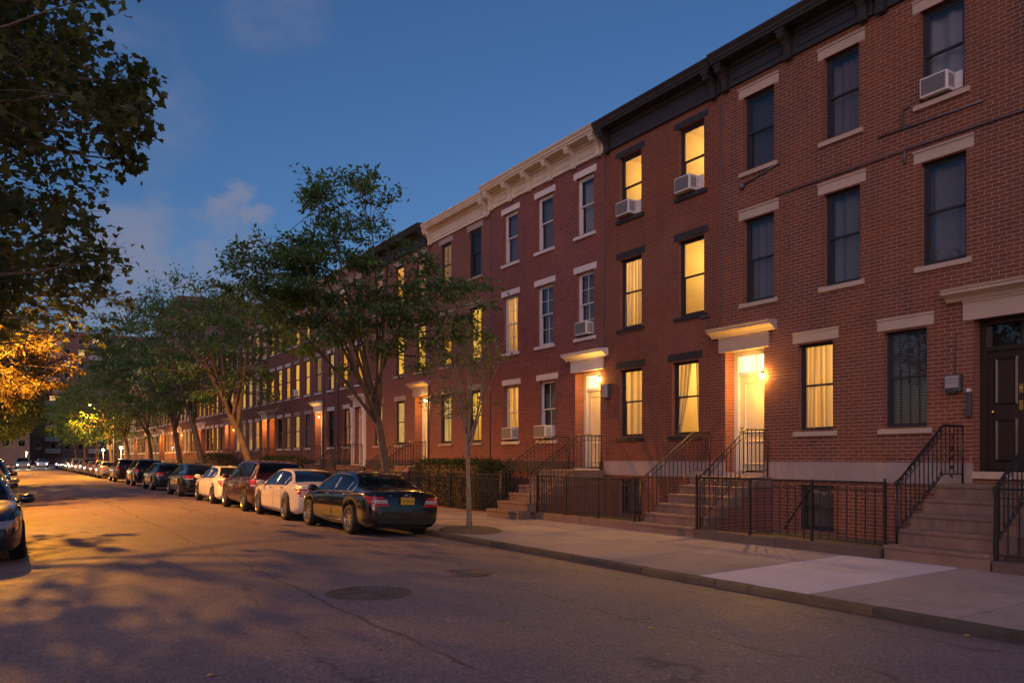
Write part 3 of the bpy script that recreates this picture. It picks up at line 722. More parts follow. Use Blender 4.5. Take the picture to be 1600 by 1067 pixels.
PICK = {}
def rod(r, n=6):
    k = ('rod', r, n)
    if k not in PICK: PICK[k] = MB().tube([(0, 0, 0), (0, 0, 1)], r, n).mesh('baluster', 'black_iron')
    return PICK[k]
def scroll_mesh(sz):
    k = ('scroll', sz)
    if k not in PICK:
        pts = []
        for i in range(22):
            a = i * .5; r = sz * (1 - i / 26); pts.append((r * math.cos(a), 0, r * math.sin(a)))
        for i in range(18):
            a = math.pi + .4 * i; r = sz * .8 * (1 - i / 22); pts.insert(0, (sz * 1.7 + r * math.cos(a), 0, r * math.sin(a) + .0))
        PICK[k] = MB().tube(pts, .0065, 4).mesh('scroll', 'black_iron')
    return PICK[k]
def stair_rail(label, y, xa, za, xb, zb, xc, ha, x_front, x_land, n, z_top, zg=.15, fancy=False, mat='black_iron', group='stoop railings', spacing=.125):
    """handrail from (xa,za) up to (xb,zb), level to xc; a lower rail just above the treads"""
    o = thing('stair_railing', label, 'railing', (0, y, 0), None, group)
    r = .02 if fancy else .016
    MB().tube([(xa - .03, 0, za - .03), (xa, 0, za), (xb, 0, zb), (xb + .04, 0, zb + .005), (xc, 0, zb + .005)], r, 8).build('handrail', mat, o, True)
    sl = (zb - za) / (xb - xa); low = lambda x: za + sl * (x - xa) - ha if x < xb else zb - ha
    MB().tube([(xa, 0, low(xa)), (xb, 0, low(xb)), (xc, 0, zb - ha)], .011, 6).tube([(xa, 0, za - .13), (xb, 0, zb - .13), (xc, 0, zb - .125)], .009, 6).build('lower_rail', mat, o, True)
    MB().tube([(xa, 0, zg + .0), (xa, 0, za)], .02, 8).lathe([(.001, .05), (.03, .03), (.035, .01), (.02, 0)], 10, 'z', (xa, 0, za)).build('newel_post', mat, o, True)
    MB().tube([(xc, 0, z_top), (xc, 0, zb)], .017, 8).build('end_post', mat, o, True)
    k = 1; x = xa + spacing
    top = lambda x: (za + sl * (x - xa)) if x < xb else zb
    while x < xc - .04:
        obj('baluster', rod(.0105), o, (x, 0, low(x)), None, (1, 1, top(x) - low(x)))
        x += spacing
    if fancy:
        L = math.hypot(xb - xa, zb - za); m = int(L / .13); ang = -math.atan2(zb - za, xb - xa)
        for i in range(m):
            f = (i + .35) / m
            for off in (.065, ha - .055):
                obj('scroll', scroll_mesh(.03), o, (xa + (xb - xa) * f, 0, za + (zb - za) * f - off), (0, ang, 0))
        for zz, s_ in ((.12, 1), (.3, 1.6), (.46, 1.6), (.62, 1.3), (.78, 1.0)):
            obj('scroll', scroll_mesh(.03), o, ((xb + xc) / 2 - .03, .0, zb - zz - .06), (0, 1.2 + zz * 3, 0), (s_, 1, s_))
    return o
def area_fence(label, y0, y1, z0, z1, spacing, hoops=False, x=FX, group='areaway fences', mat='black_iron', detail=True):
    o = thing('area_fence', label, 'fence', (x, y0, 0), None, group)
    L = y1 - y0
    MB().tube([(0, 0, z1), (0, L, z1)], .017, 6).build('top_rail', mat, o)
    MB().box(-.012, .012, 0, L, z1 - .135, z1 - .118).build('middle_rail', mat, o)
    MB().box(-.014, .014, 0, L, z0 + .03, z0 + .048).build('bottom_rail', mat, o)
    n = max(2, int(round(L / spacing)))
    for i in range(1, n): obj('picket', rod(.012), o, (0, L * i / n, z0 + .035), None, (1, 1, z1 - z0 - (.15 if hoops else .04)))
    if hoops:
        r = L / n / 2
        if ('hoop', round(r, 4)) not in PICK:
            pts = [(0, -r * math.cos(a), r * 1.15 * math.sin(a) * 1.0) for a in np.linspace(0, math.pi, 9)]
            PICK[('hoop', round(r, 4))] = MB().tube(pts, .007, 5).mesh('hoop', 'black_iron')
        for i in range(n): obj('hoop', PICK[('hoop', round(r, 4))], o, (0, L * (i + .5) / n, z1 - .125))
    k = max(1, int(L / 1.2))
    for i in range(k + 1):
        b = MB().box(-.02, .02, -.02, .02, z0 - .12, z1 + .02)
        b.lathe([(.001, z1 + .075), (.018, z1 + .06), (.022, z1 + .04), (.012, z1 + .02)], 8) if i in (0, k) else b.box(-.01, .01, -.012, .012, z1 + .02, z1 + .022)
        b.build('post', mat, o).location = (0, L * i / k, 0)
    return o
def coping(house, y0, y1, z1, mat, x0=FX - .14, x1=FX + .16):
    n = max(1, int((y1 - y0) / 1.7)); s_ = (y1 - y0) / n
    for i in range(n): MB().cbox(x0, x1, y0 + i * s_ + .003, y0 + (i + 1) * s_ - .003, .10, z1, .012).build('coping_stone', mat, house)
def ac_unit(label, yc, zb, w=.52, h=.36, out=.28, x=F + .1):
    o = thing('air_conditioner', label, 'air conditioner', (x, yc, zb), None, 'window air conditioners')
    MB().cbox(-out, .12, -w / 2, w / 2, 0, h, .015).build('case', 'ac_white', o)
    MB().box(-out - .004, -out + .004, -w / 2 + .03, w / 2 - .03, .03, h - .03).build('grille_plate', 'grey_box', o)
    m = MB()
    for i in range(11): zz = .045 + i * (h - .09) / 10; m.box(-out - .012, -out - .002, -w / 2 + .04, w / 2 - .04, zz - .005, zz + .004)
    m.build('grille', 'conduit', o)
    m = MB()
    for i in range(8): xx = -out + .05 + i * .022; m.box(xx, xx + .008, -w / 2 - .003, -w / 2 + .002, .06, h - .06)
    m.build('side_louvre', 'box_dark', o)
    MB().box(.03, .05, -w / 2 - .12, -w / 2, .0, h).box(.03, .05, w / 2, w / 2 + .12, .0, h).build('accordion_panel', 'ac_white', o)
    MB().box(-.06, .06, -w / 2 - .08, w / 2 + .08, -.05, -.001).build('support_bracket', 'box_dark', o)
    return o
def wall_lamp(label, y, z, x, power, bulb='bulb_warm', group='door lamps', r=.05, col=(1, .49, .085), throw=0):
    o = thing('wall_lamp', label, 'lamp', (x, y, z), None, group)
    MB().tube([(.10, 0, .08), (.03, 0, .10), (0, 0, .085)], .010, 6).lathe([(.001, .10), (.04, .09), (.065, .065), (.06, .06), (.001, .062)], 12).build('bracket', 'brown_paint', o, True)
    MB().lathe([(.001, .06)] + [(r * math.sin(a), -r * math.cos(a) * 1.25) for a in np.linspace(math.pi, 0, 9)], 12).build('globe', bulb, o, True)
    l = bpy.data.lights.new('lamp_light', 'POINT'); l.energy = power; l.color = col; l.shadow_soft_size = .04
    obj('lamp_light', l, o, (-.075, 0, -.02))
    if throw:   # extra spot added so the pavement brightens without burning out the wall
        l = bpy.data.lights.new('added_pavement_spot', 'SPOT'); l.energy = throw; l.color = col; l.shadow_soft_size = .035; l.spot_size = R(128); l.spot_blend = .5
        obj('added_pavement_spot', l, o, (-.085, 0, -.02), Vector((1, 0, .62)).to_track_quat('Z', 'Y').to_euler())
    return o
FL = [(2.26, 4.085), (5.14, 7.0), (8.05, 9.71)]
WT = (1.26, 1.63)      # water table band

def house(idx, y0, y1, label, spec):
    """spec keys: wall(brick geo material or None), far(material), mortar, lintel, lint_h, sill, frame, table, windows, doors, singles, corn"""
    h = thing('row_house', label, 'house', (0, 0, 0), None, 'brick row houses')
    near = spec.get('near', False); geo = spec.get('wall'); ops = []; blocks = []
    top = 10.3
    lm, lh = spec['lintel'], spec.get('lint_h', .22); ext = spec.get('ext', .13)
    for w in spec['windows']:
        ya, yb, za, zb = w[:4]; ops.append((ya, yb, za, zb, .2)); blocks.append((ya, yb, za, zb))
        if zb > 1.5:
            blocks += [(ya - ext, yb + ext, zb, zb + lh), (ya - .10, yb + .10, za - .10, za)]
    for d in spec['doors']:
        ya, yb, za, zb, dp = d[:5]; ops.append((ya, yb, za, zb, dp)); blocks.append((ya, yb, za - .12, zb))
        if d[5].get('hood'): blocks.append((ya - .15, yb + .15, zb - .005, zb + .335))
    wall_sheet(h, y0, y1, .05, top, ops, spec['mortar'] if geo else spec['far'], 'brick_reveal')
    tb = spec.get('table')
    if tb:
        cuts = rects_free(y0, y1, [(d[0], d[1]) for d in spec['doors']])
        for a, b in cuts:
            n = max(1, int((b - a) / 1.5)) if near else 1; s_ = (b - a) / n
            for i in range(n): MB().box(F - .03, F + .02, a + i * s_ + .0025, a + (i + 1) * s_ - .0025, WT[0], WT[1]).build('water_table', tb, h)
            blocks.append((a, b, WT[0], WT[1]))
    if geo: brick_face(h, y0 + .003, y1 - .003, .06, top, blocks, geo, spec.get('singles', 0), 100 + idx)
    for k, w in enumerate(spec['windows']):
        ya, yb, za, zb, fill = w[:5]; o = w[5] if len(w) > 5 else {}
        window(h, ya, yb, za, zb, o.get('frame', spec['frame']), fill, o.get('muntin', spec.get('muntin')), spec.get('setback', .10), near, idx * 50 + k, half=o.get('half'), dark_back=o.get('dark_back', False))
        if fill == 'room': room(h, ya, yb, za, zb, o.get('power', 60), drape=o.get('drape'), seed=idx * 9 + k)
        if zb > 1.5:
            pr = .014 if near else .02
            MB().box(F - pr, F + .06, ya - ext, yb + ext, zb + .001, zb + lh - .001).build('lintel', lm, h)
            if spec.get('lint_cap') : MB().box(F - .035, F + .02, ya - ext - .01, yb + ext + .01, zb + lh - .028, zb + lh + .004).build('lintel_cap', lm, h)
            MB().prism_y([(F - .055, za - .10), (F - .055, za - .012), (F + .105, za - .001), (F + .105, za - .10)], ya - .10, yb + .10).build('sill', spec['sill'], h)
    for d in spec['doors']:
        ya, yb, za, zb, dp, o = d
        doorway(h, ya, yb, za, zb, dp, o.get('mat', 'white_door'), o.get('casing', 'white_frame'), o.get('lit'), o.get('hood'), o.get('brass', False), near, o.get('ext', .3))
    c = spec['corn']
    cornice(h, y0, y1, c[0], c[1], c[2], dz=c[3] if len(c) > 3 else 0, proj=c[4] if len(c) > 4 else .5)
    MB().box(F + .3, F + 9, y0 + .01, y1 - .01, 10.62, 10.70).build('roof', 'roof_tar', h)
    MB().add([(F + 9, y0, 0), (F + 9, y1, 0), (F + 9, y1, 10.7), (F + 9, y0, 10.7)], [(0, 1, 2, 3)]).build('rear_wall', 'brick_far_dark', h)
    return h
# ------------------------------------------------------------------ the houses in view
def W3(cols, fills, opts=None):
    out = []
    for f in range(3):
        for c, (ya, yb) in enumerate(cols[f] if isinstance(cols[0], list) else cols):
            fl = fills[f][c]
            if fl is None: continue
            o = (opts or {}).get((f, c), {})
            out.append((ya, yb, FL[f][0], FL[f][1], fl, o))
    return out
# first house, at the right edge
Zc = [[(4.7, 5.5), (8.02, 8.84)], [(4.9, 5.7), (7.33, 8.13)], [(4.9, 5.7), (7.36, 8.15)]]
hZ = house(0, 3.6, 9.02, 'red brick row house with dark double door, first from the right edge', dict(near=True, wall='brick_orange', mortar='mortar_pale', far=None, lintel='sandstone', sill='sandstone', frame='charcoal_frame', lint_cap=True,
    table='grey_stone', singles=300, windows=W3(Zc, [[None, 'blind'], ['grey', 'grey'], ['grey', 'white']], {(0, 1): dict(muntin=(4, 1))}),
    doors=[(5.95, 7.21, 1.49, 4.06, .30, dict(mat='dark_door', casing='dark_door', hood='sandstone', brass=True, ext=.42))], corn=('dark_cornice', 4, 'panel', .02, .52)))
Ac = [[(9.93, 10.75)], [(9.34, 10.14), (11.37, 12.2)], [(9.36, 10.14), (11.37, 12.2)]]
hA = house(1, 9.02, 12.84, 'red brick row house with glowing white door, second from the right edge', dict(near=True, wall='brick_orange', mortar='mortar_pale', far=None, lintel='sandstone', sill='sandstone', frame='charcoal_frame', lint_cap=True,
    table='grey_stone', singles=300, windows=W3(Ac, [['room'], ['grey', 'grey'], ['grey', 'blind']], {(0, 0): dict(power=60, drape=[(0, .62, 0, .06), (.60, 1.0, 1.0, .1)])}) + [(9.91, 10.76, .24, 1.17, 'grey')],
    doors=[(11.63, 12.74, 1.40, 4.12, .40, dict(lit='glow', hood='sandstone', ext=.34))], corn=('dark_cornice', 3, 'panel', .03, .52)))
Bc = [[(13.56, 14.46), (15.56, 16.45)], [(13.39, 14.25), (15.57, 16.44)], [(13.39, 14.24), (15.58, 16.46)]]
hB = house(2, 12.84, 17.07, 'brown brick row house with dark lintels, brightly lit windows and no door', dict(near=True, wall='brick_brown', mortar='mortar_brown', far=None, lintel='brown_paint', lint_h=.175, ext=.13, sill='brown_paint', frame='brown_paint',
    table='grey_stone', singles=300, windows=W3(Bc, [['room', 'room'], ['room', 'room'], ['room', 'room']], {(0, 0): dict(power=46, drape=[(0, .30, -.1, .3), (.42, 1.0, 1.0, .75)]), (1, 0): dict(power=36), (1, 1): dict(power=60, drape=[(0, .55, 0, .05), (.5, 1.0, 1.0, .12)]), (2, 0): dict(power=32), (2, 1): dict(power=32), (0, 1): dict(power=52, drape=[(0, 1.0, .5, 0)])}) + [(15.56, 16.48, .24, 1.19, 'grey')],
    doors=[], corn=('dark_cornice', 2, None, .0, .5)))
Cc = [[(19.4, 20.27), (21.43, 22.29)], [(17.55, 18.35), (19.52, 20.38), (21.47, 22.33)], [(17.55, 18.35), (19.52, 20.38), (21.47, 22.33)]]
hC = house(3, 17.07, 23.15, 'dark red brick row house with white bracketed cornice and white windows', dict(near=True, wall='brick_red', mortar='mortar_grey', far=None, lintel='white_stone', lint_h=.18, sill='white_stone', frame='white_frame', muntin=(2, 2),
    table='dark_plinth', singles=0, windows=W3(Cc, [['grey', 'room'], ['grey', 'grey', 'room'], ['white', 'grey', 'blind']], {(1, 2): dict(power=40, drape=[(0, .45, 0, .3), (.5, 1.0, 1.0, .05)]), (2, 0): dict(muntin=None), (2, 1): dict(muntin=None), (2, 2): dict(muntin=None), (0, 1): dict(muntin=(2, 1), power=55, drape=[(0, .6, 0, .08), (.55, 1, 1, .08)]), (0, 0): dict(muntin=(2, 1))}),
    doors=[(17.26, 18.42, 1.42, 4.17, .42, dict(lit='glow', hood='white_stone', ext=.34))], corn=('cream_paint', 6, 'panel', .03, .5)))
Dc = [(23.8, 24.65), (26.0, 26.82)]
hD = house(4, 23.15, 27.79, 'red brick row house behind the slender young tree, cream fluted cornice', dict(near=True, far='brick_far_red', mortar=None, lintel='grey_stone', lint_h=.2, sill='grey_stone', frame='charcoal_frame', muntin=(2, 1),
    table='dark_plinth', windows=W3(Dc, [['yellow', 'pale'], ['yellow', 'amber'], ['dark', 'dim']], {(0, 0): dict(half=.45), (1, 1): dict(half=.3)}), doors=[], setback=.06, corn=('cream_paint', 2, 'flute', -.09, .42)))
Ec = [[(30.1, 30.95), (32.4, 33.3)], [(28.15, 29.0), (30.15, 31.0), (32.35, 33.2)], [(28.15, 29.0), (30.15, 31.0), (32.35, 33.2)]]
hE = house(5, 27.79, 34.23, 'brick row house behind the tallest street tree with dark bracketed cornice', dict(near=True, far='brick_far_brown', mortar=None, lintel='grey_stone', lint_h=.2, sill='grey_stone', frame='charcoal_frame',
    table='dark_plinth', windows=W3(Ec, [['pale', 'pale'], ['yellow', 'yellow', 'dim'], ['dim', 'amber', 'dim']], {(0, 1): dict(half=.0), (1, 1): dict(half=.4)}), setback=.05, doors=[(27.98, 29.08, 1.42, 4.17, .42, dict(hood='grey_stone'))], corn=('dark_cornice', 5, None, .0, .52)))
Fc_ = [[(36.4, 37.1), (38.5, 39.3)], [(34.7, 35.5), (36.6, 37.4), (38.5, 39.3)], [(34.7, 35.5), (36.6, 37.4), (38.5, 39.3)]]
hF = house(6, 34.23, 39.86, 'brick row house with a carved pedimented doorway, seventh from the right', dict(near=True, far='brick_far_red', mortar=None, lintel='white_stone', lint_h=.2, sill='white_stone', frame='charcoal_frame',
    table='dark_plinth', windows=W3(Fc_, [['dim', 'dark'], ['amber', 'amber', 'pale'], ['dark', 'dim', 'grey']]), doors=[(34.5, 35.6, 1.42, 4.1, .3, dict(mat='dark_door', hood='white_stone'))], setback=.05, corn=('grey_stone', 5, None, -.05, .5)))
# pilasters and medallion of the carved doorway
MB().box(F - .12, F - .001, 34.22, 34.46, 1.3, 4.08).box(F - .15, F - .001, 34.2, 34.48, 3.86, 4.09).build('pilaster', 'white_stone', hF)
MB().box(F - .12, F - .001, 35.64, 35.88, 1.3, 4.08).box(F - .15, F - .001, 35.62, 35.9, 3.86, 4.09).build('pilaster', 'white_stone', hF)
MB().lathe([(.001, -.10), (.08, -.09), (.12, -.07), (.15, -.075), (.17, -.06), (.17, -.05)], 16, 'x', (F, 35.05, 4.28)).build('medallion', 'sandstone', hF, True)

rg = random.Random(41); FAR = []
y = 39.86; idx = 7
while y < 134:
    w = rg.choice([4.6, 4.9, 5.2, 5.5]); y1 = y + w; k = idx
    near_side = k % 2
    n = 3; pw = .82; gap = (w - 3 * pw) / 3
    cols = [(y + gap * .5 + c * (pw + gap), y + gap * .5 + c * (pw + gap) + pw) for c in range(3)]
    dc = 0 if near_side else 2
    gl = [c for i, c in enumerate(cols) if i != dc]; dcol = cols[dc]
    def pick(p): return rg.choice(['yellow', 'amber', 'amber', 'pale', 'amber']) if rg.random() < p else rg.choice(['dark', 'grey', 'dim'])
    lit = rg.random() < .75 or k < 12
    d_lit = lit and y < 118
    spec = dict(near=False, setback=.02, far=rg.choice(['brick_far_red', 'brick_far_brown', 'brick_far_dark']), mortar=None, lintel=rg.choice(['white_stone', 'grey_stone', 'white_stone']), lint_h=.2, sill='white_stone', frame=rg.choice(['charcoal_frame', 'white_frame', 'charcoal_frame']),
                table='dark_plinth', windows=W3([gl, cols, cols], [[pick(.75) for _ in gl], [pick(.72) for _ in cols], [pick(.35) for _ in cols]], {(f_, c_): dict(half=rg.choice([None, .35, .5, None, 0])) for f_ in range(3) for c_ in range(3)}),
                doors=[(dcol[0] - .1, dcol[1] + .15, 1.42, 4.12, .42, dict(hood=rg.choice(['white_stone', 'grey_stone']), mat=rg.choice(['white_door', 'dark_door', 'white_door']), lit='glow' if d_lit else None))],
                corn=(rg.choice(['cream_paint', 'grey_stone', 'dark_cornice', 'grey_stone']), 4, None, rg.uniform(-.08, .06), .48))
    house(k, y, y1, 'brick row house among the street trees, %s in the row from the right' % ORD[k], spec)
    FAR.append((k, y, y1, dcol, lit)); y = y1; idx += 1

# ------------------------------------------------------------------ stoops, railings, fences
stoop(hZ, 5.74, 7.32, 11.46, 5, 1.29, 12.86, 'brownstone', zg=.15)
stoop(hA, 11.38, 13.18, 11.48, 6, 1.31, 13.18, 'brownstone', cheek='brick_far_red', zg=.13)
stoop(hC, 17.02, 18.60, 11.0, 6, 1.385, 12.72, 'brownstone', cheek='brick_far_brown', zg=.14)
stoop(hE, 27.82, 29.25, 11.5, 6, 1.385, 13.0, 'brownstone', zg=.14)
stoop(hF, 34.3, 35.85, 11.5, 6, 1.385, 13.0, 'brownstone', zg=.14)
stair_rail('ornate black iron railing left of the steps to the dark door', 7.27, 11.72, 1.33, 13.02, 2.25, 13.62, .80, 11.46, 12.86, 5, 1.29, fancy=True)
stair_rail('ornate black iron railing right of the steps to the dark door', 5.76, 11.62, 1.29, 12.95, 2.25, 13.62, .80, 11.46, 12.86, 5, 1.29, fancy=True)
stair_rail('slim iron railing on the far side of the steps to the glowing white door', 13.13, 11.62, 1.22, 13.2, 2.29, 13.76, .86, 11.5, 13.2, 6, 1.31, mat='iron_worn')
stair_rail('slim iron railing on the near side of the steps to the glowing white door', 11.43, 11.72, 1.34, 13.02, 2.31, 13.72, .86, 11.5, 13.2, 6, 1.31, mat='iron_worn')
stair_rail('iron stair railing on the far side of the door beside the white-framed windows', 18.55, 11.4, 1.33, 12.9, 2.32, 13.72, .86, 11.0, 12.7, 6, 1.385, mat='iron_worn')
stair_rail('iron stair railing on the near side of the door beside the white-framed windows', 17.07, 11.4, 1.33, 12.9, 2.32, 13.72, .86, 11.0, 12.7, 6, 1.385, mat='iron_worn')
for (a, b, nm) in ((27.87, 29.2, 'doorway lit by a bare bulb behind the young tree'), (34.35, 35.8, 'carved pedimented doorway')):
    stair_rail('iron railing, near side of the ' + nm, a, 11.6, 1.3, 13.0, 2.32, 13.72, .86, 11.5, 13.0, 6, 1.385)
    stair_rail('iron railing, far side of the ' + nm, b, 11.6, 1.3, 13.0, 2.32, 13.72, .86, 11.5, 13.0, 6, 1.385)
area_fence('hooped black iron fence between the two nearest stoops', 7.36, 11.36, .33, 1.33, .165, True)
area_fence('hooped black iron fence at the right edge beyond the dark door steps', 3.8, 5.70, .33, 1.29, .15, True)
area_fence('black iron fence below the brown brick house with lit windows', 13.22, 16.98, .33, 1.25, .105, False)
area_fence('black iron fence right of the hedge below the white-framed windows', 18.7, 20.2, .17, 1.25, .105, False)
area_fence('black iron fence standing in front of the clipped hedge', 20.25, 24.7, .15, 1.26, .115, False)
area_fence('black iron fence partly hidden behind the black sedan', 24.8, 27.75, .15, 1.22, .12, False)
area_fence('black iron fence behind the cream sedan below the tallest tree', 29.35, 34.2, .15, 1.22, .13, False)
area_fence('black iron fence behind the maroon car past the carved doorway', 36.0, 39.8, .15, 1.22, .14, False)
coping(hZ, 3.7, 5.70, .30, 'brownstone_dark'); coping(hA, 7.36, 11.34, .31, 'brownstone_dark'); coping(hB, 13.2, 16.98, .32, 'brownstone', FX - .06, FX + .1)
coping(hC, 18.65, 23.1, .19, 'brownstone'); coping(hD, 23.2, 27.75, .19, 'brownstone')
for k, a, b, dcol, lit in FAR:
    c = (dcol[0] + dcol[1]) / 2
    if a < 72:
        ho = [o for o in COL.objects if o.get('label', '').startswith('brick row house among') and ORD[k] + ' in' in o['label']][0]
        stoop(ho, c - .8, c + .8, 11.6, 6, 1.385, 13.0, 'brownstone', zg=.14)
        stair_rail('iron stair railing of the %s house from the right' % ORD[k], c - .72, 11.6, 1.3, 13.0, 2.32, 13.72, .86, 11.5, 13.0, 6, 1.385, spacing=.16)
        y0f, y1f = (c + .9, b - .05) if dcol[0] - a < 1.5 else (a + .05, c - .9)
        area_fence('iron areaway fence of the %s house from the right' % ORD[k], y0f, y1f, .15, 1.22, .2, False)

# ------------------------------------------------------------------ lamps, boxes, pipes, air conditioners
wall_lamp('bright lamp beside the glowing white door of the second house', 11.72, 3.50, F + .03, 105, throw=210)
wall_lamp('lamp inside the porch beside the white-framed windows', 17.36, 3.9, F + .03, 60, throw=210)
wall_lamp('bright bare bulb at the doorway seen through the young tree', 28.12, 3.95, F - .02, 60, throw=300)
n_l = 0
for k, a, b, dcol, lit in FAR:
    if lit and a < 118:
        wall_lamp('porch lamp glowing at the doorway of the %s house from the right' % ORD[k], dcol[0] + (.03 if n_l % 2 else .42), 3.72 if n_l % 2 else 3.85, F + (.17 if n_l % 3 else .02), 42 if a < 80 else 55, r=.035, col=(1, .40 if n_l % 2 else .52, .05 if n_l % 2 else .11))
        n_l += 1
ac_unit('white air conditioner in the top window at the right edge', 7.83, 8.10, .50, .34, .24)
ac_unit('air conditioner in the right-hand lit top window of the brown brick house', 13.93, 8.10, .52, .36, .30)
ac_unit('air conditioner in the left-hand lit top window of the brown brick house', 16.12, 8.10, .52, .36, .30)
ac_unit('air conditioner in the second-floor white-framed window above the lit porch', 17.97, 5.2, .54, .36, .26)
ac_unit('air conditioner below the lit ground-floor white-framed window', 21.85, 2.32, .60, .38, .30)
ac_unit('air conditioner in the dark ground-floor white-framed window by the porch steps', 19.88, 2.32, .62, .38, .36)
ac_unit('small air conditioner on a second-floor window far down the row', 44.6, 5.2, .5, .34, .3)
def wall_pipe(label, pts, r=.018, cat='pipe', clips=True, name='conduit_pipe'):
    o = thing(name, label, cat, pts[0], None, 'pipes on the brick fronts'); p0 = Vector(pts[0])
    MB().tube([Vector(p) - p0 for p in pts], r, 8).build('tube', 'conduit', o, True)
    if clips:
        for i in range(len(pts) - 1):
            a, b = Vector(pts[i]) - p0, Vector(pts[i + 1]) - p0; n = max(1, int((b - a).length / .7))
            for k in range(n):
                c = a + (b - a) * ((k + .5) / n); MB().box(c.x - .005, c.x + .035, c.y - .02, c.y + .02, c.z - .03, c.z + .03).build('clip', 'conduit', o)
X_ = F - .03
wall_pipe('upper grey conduit pipe below the top window at the right', [(X_, 7.02, 7.70), (X_, 7.9, 7.71), (X_, 8.95, 7.73)])
wall_pipe('long grey conduit pipe running over the second-floor lintels', [(X_, 4.2, 7.315), (X_, 6.4, 7.31), (X_, 8.4, 7.325), (X_, 11.3, 7.29)])
wall_pipe('short grey conduit stub dropping from the long pipe', [(X_ - .002, 8.42, 7.30), (X_ - .002, 8.42, 7.07)], .022, clips=False)
wall_pipe('short grey conduit stub rising from the upper pipe', [(X_ - .002, 8.46, 7.74), (X_ - .002, 8.46, 8.06), (X_ + .01, 8.34, 8.11)], .018, clips=False)
wall_pipe('short sloping conduit below the blinds window', [(X_, 11.2, 7.965), (X_, 12.15, 7.78)])
wall_pipe('thin cable running down into the meter box', [(F - .02, 7.36, 3.86), (F - .02, 7.50, 3.87), (F - .02, 7.51, 3.16)], .010, 'cable', False, 'cable')
wall_pipe('thin cable running down the seam left of the brown brick house', [(F - .02, 17.08, 9.9), (F - .02, 17.08, 4.6)], .008, 'cable', False, 'cable')
wall_pipe('thin cable running down the seam right of the brown brick house', [(F - .02, 12.86, 9.9), (F - .02, 12.86, 4.9), (F - .02, 13.1, 4.6)], .008, 'cable', False, 'cable')
wall_pipe('thin pale pipe on the seam left of the white cornice house', [(F - .02, 23.16, 10.0), (F - .02, 23.16, 1.3)], .014, 'cable', False, 'cable')
wall_pipe('downpipe left of the house behind the young tree', [(F - .04, 27.8, 10.0), (F - .04, 27.8, .3)], .028, 'downpipe', False, 'downpipe')
wall_pipe('dark downpipe beside the carved doorway house', [(F - .05, 37.0 + .8, 10.0), (F - .05, 37.8, .3)], .035, 'downpipe', False, 'downpipe')
wall_pipe('dark downpipe on the far seam of the carved doorway house', [(F - .05, 39.9, 10.0), (F - .05, 39.9, .3)], .035, 'downpipe', False, 'downpipe')
fx = thing('floodlight', 'small grey fixture on the wall at the end of the sloping conduit', 'light fixture', (F - .03, 12.2, 7.74))
MB().lathe([(.001, -.09), (.05, -.085), (.065, -.05), (.06, 0), (.03, .03)], 12, 'x').build('head', 'conduit', fx, True); MB().box(-.01, .03, -.06, .06, -.02, .09).build('plate', 'conduit', fx)
st = thing('wall_bracket', 'small metal bracket and stub below the lit second-floor window', 'bracket', (F - .03, 13.28, 4.95))
MB().tube([(0, 0, -.28), (0, 0, .06)], .014, 6).build('rod', 'conduit', st); MB().box(-.05, .028, -.10, .16, .05, .09).build('arm', 'conduit', st)
mbx = thing('meter_box', 'grey meter box on the brick beside the dark door', 'meter box', (F - .01, 7.51, 2.86))
MB().cbox(-.11, 0, -.135, .135, 0, .29, .012).build('case', 'box_dark', mbx); MB().box(-.122, -.112, -.115, .115, .06, .15).build('lower_plate', 'grey_box', mbx)
MB().box(-.122, -.112, -.115, .115, .16, .205).box(-.122, -.112, -.115, .115, .215, .27).build('upper_plate', 'grey_box', mbx); MB().box(-.09, -.02, -.06, .06, -.03, -.001).build('conduit_nipple', 'box_dark', mbx)
ic = thing('intercom', 'narrow dark intercom box on the brick edge of the dark doorway', 'intercom', (F - .008, 7.27, 2.42))
MB().cbox(-.07, 0, -.045, .045, 0, .42, .01).build('case', 'box_dark', ic); MB().box(-.05, -.002, -.03, .03, .422, .475).build('cap', 'ac_white', ic)
jb = thing('junction_box', 'dark grey box on the wall above the near stair railing of the porch', 'utility box', (F - .008, 16.95, 3.34))
MB().cbox(-.10, 0, -.15, .15, 0, .40, .012).build('case', 'box_dark', jb); MB().box(-.107, -.101, -.12, .12, .03, .37).build('cover', 'grey_box', jb); MB().tube([(-.05, 0, -.4), (-.05, 0, 0)], .012, 6).build('conduit', 'conduit', jb)
pt = thing('flower_pot', 'blue glazed flower pot with a dry plant on the right-hand landing', 'flower pot', (13.45, 5.98, 1.295))
MB().lathe([(.001, 0), (.09, 0), (.125, .10), (.13, .20), (.14, .22), (.125, .225), (.115, .2), (.001, .19)], 18).build('pot', 'blue_glaze', pt, True)
m = MB(); r2 = random.Random(3)
for i in range(160):
    a, b = r2.uniform(0, 6.28), r2.uniform(.2, 1); d = .15 * math.sqrt(r2.random()); c = Vector((d * math.cos(a), d * math.sin(a), .24 + .2 * r2.random())); s_ = .03
    u = Vector((r2.gauss(0, 1), r2.gauss(0, 1), r2.gauss(0, 1))).normalized() * s_; w_ = Vector((r2.gauss(0, 1), r2.gauss(0, 1), r2.gauss(0, 1))).normalized() * s_
    m.add([c - u, c + w_, c + u, c - w_], [(0, 1, 2, 3)])
m.build('plant', 'terracotta', pt, kind='stuff')
br = thing('area_rail', 'diagonal iron handrail leaning in the areaway below the glowing window', 'handrail', (12.3, 9.3, .3))
MB().tube([(0, 0, .85), (.5, .95, .05)], .018, 6).build('bar', 'black_iron', br); MB().tube([(.1, .2, .66), (.1, .2, -.12)], .014, 6).build('post', 'black_iron', br)

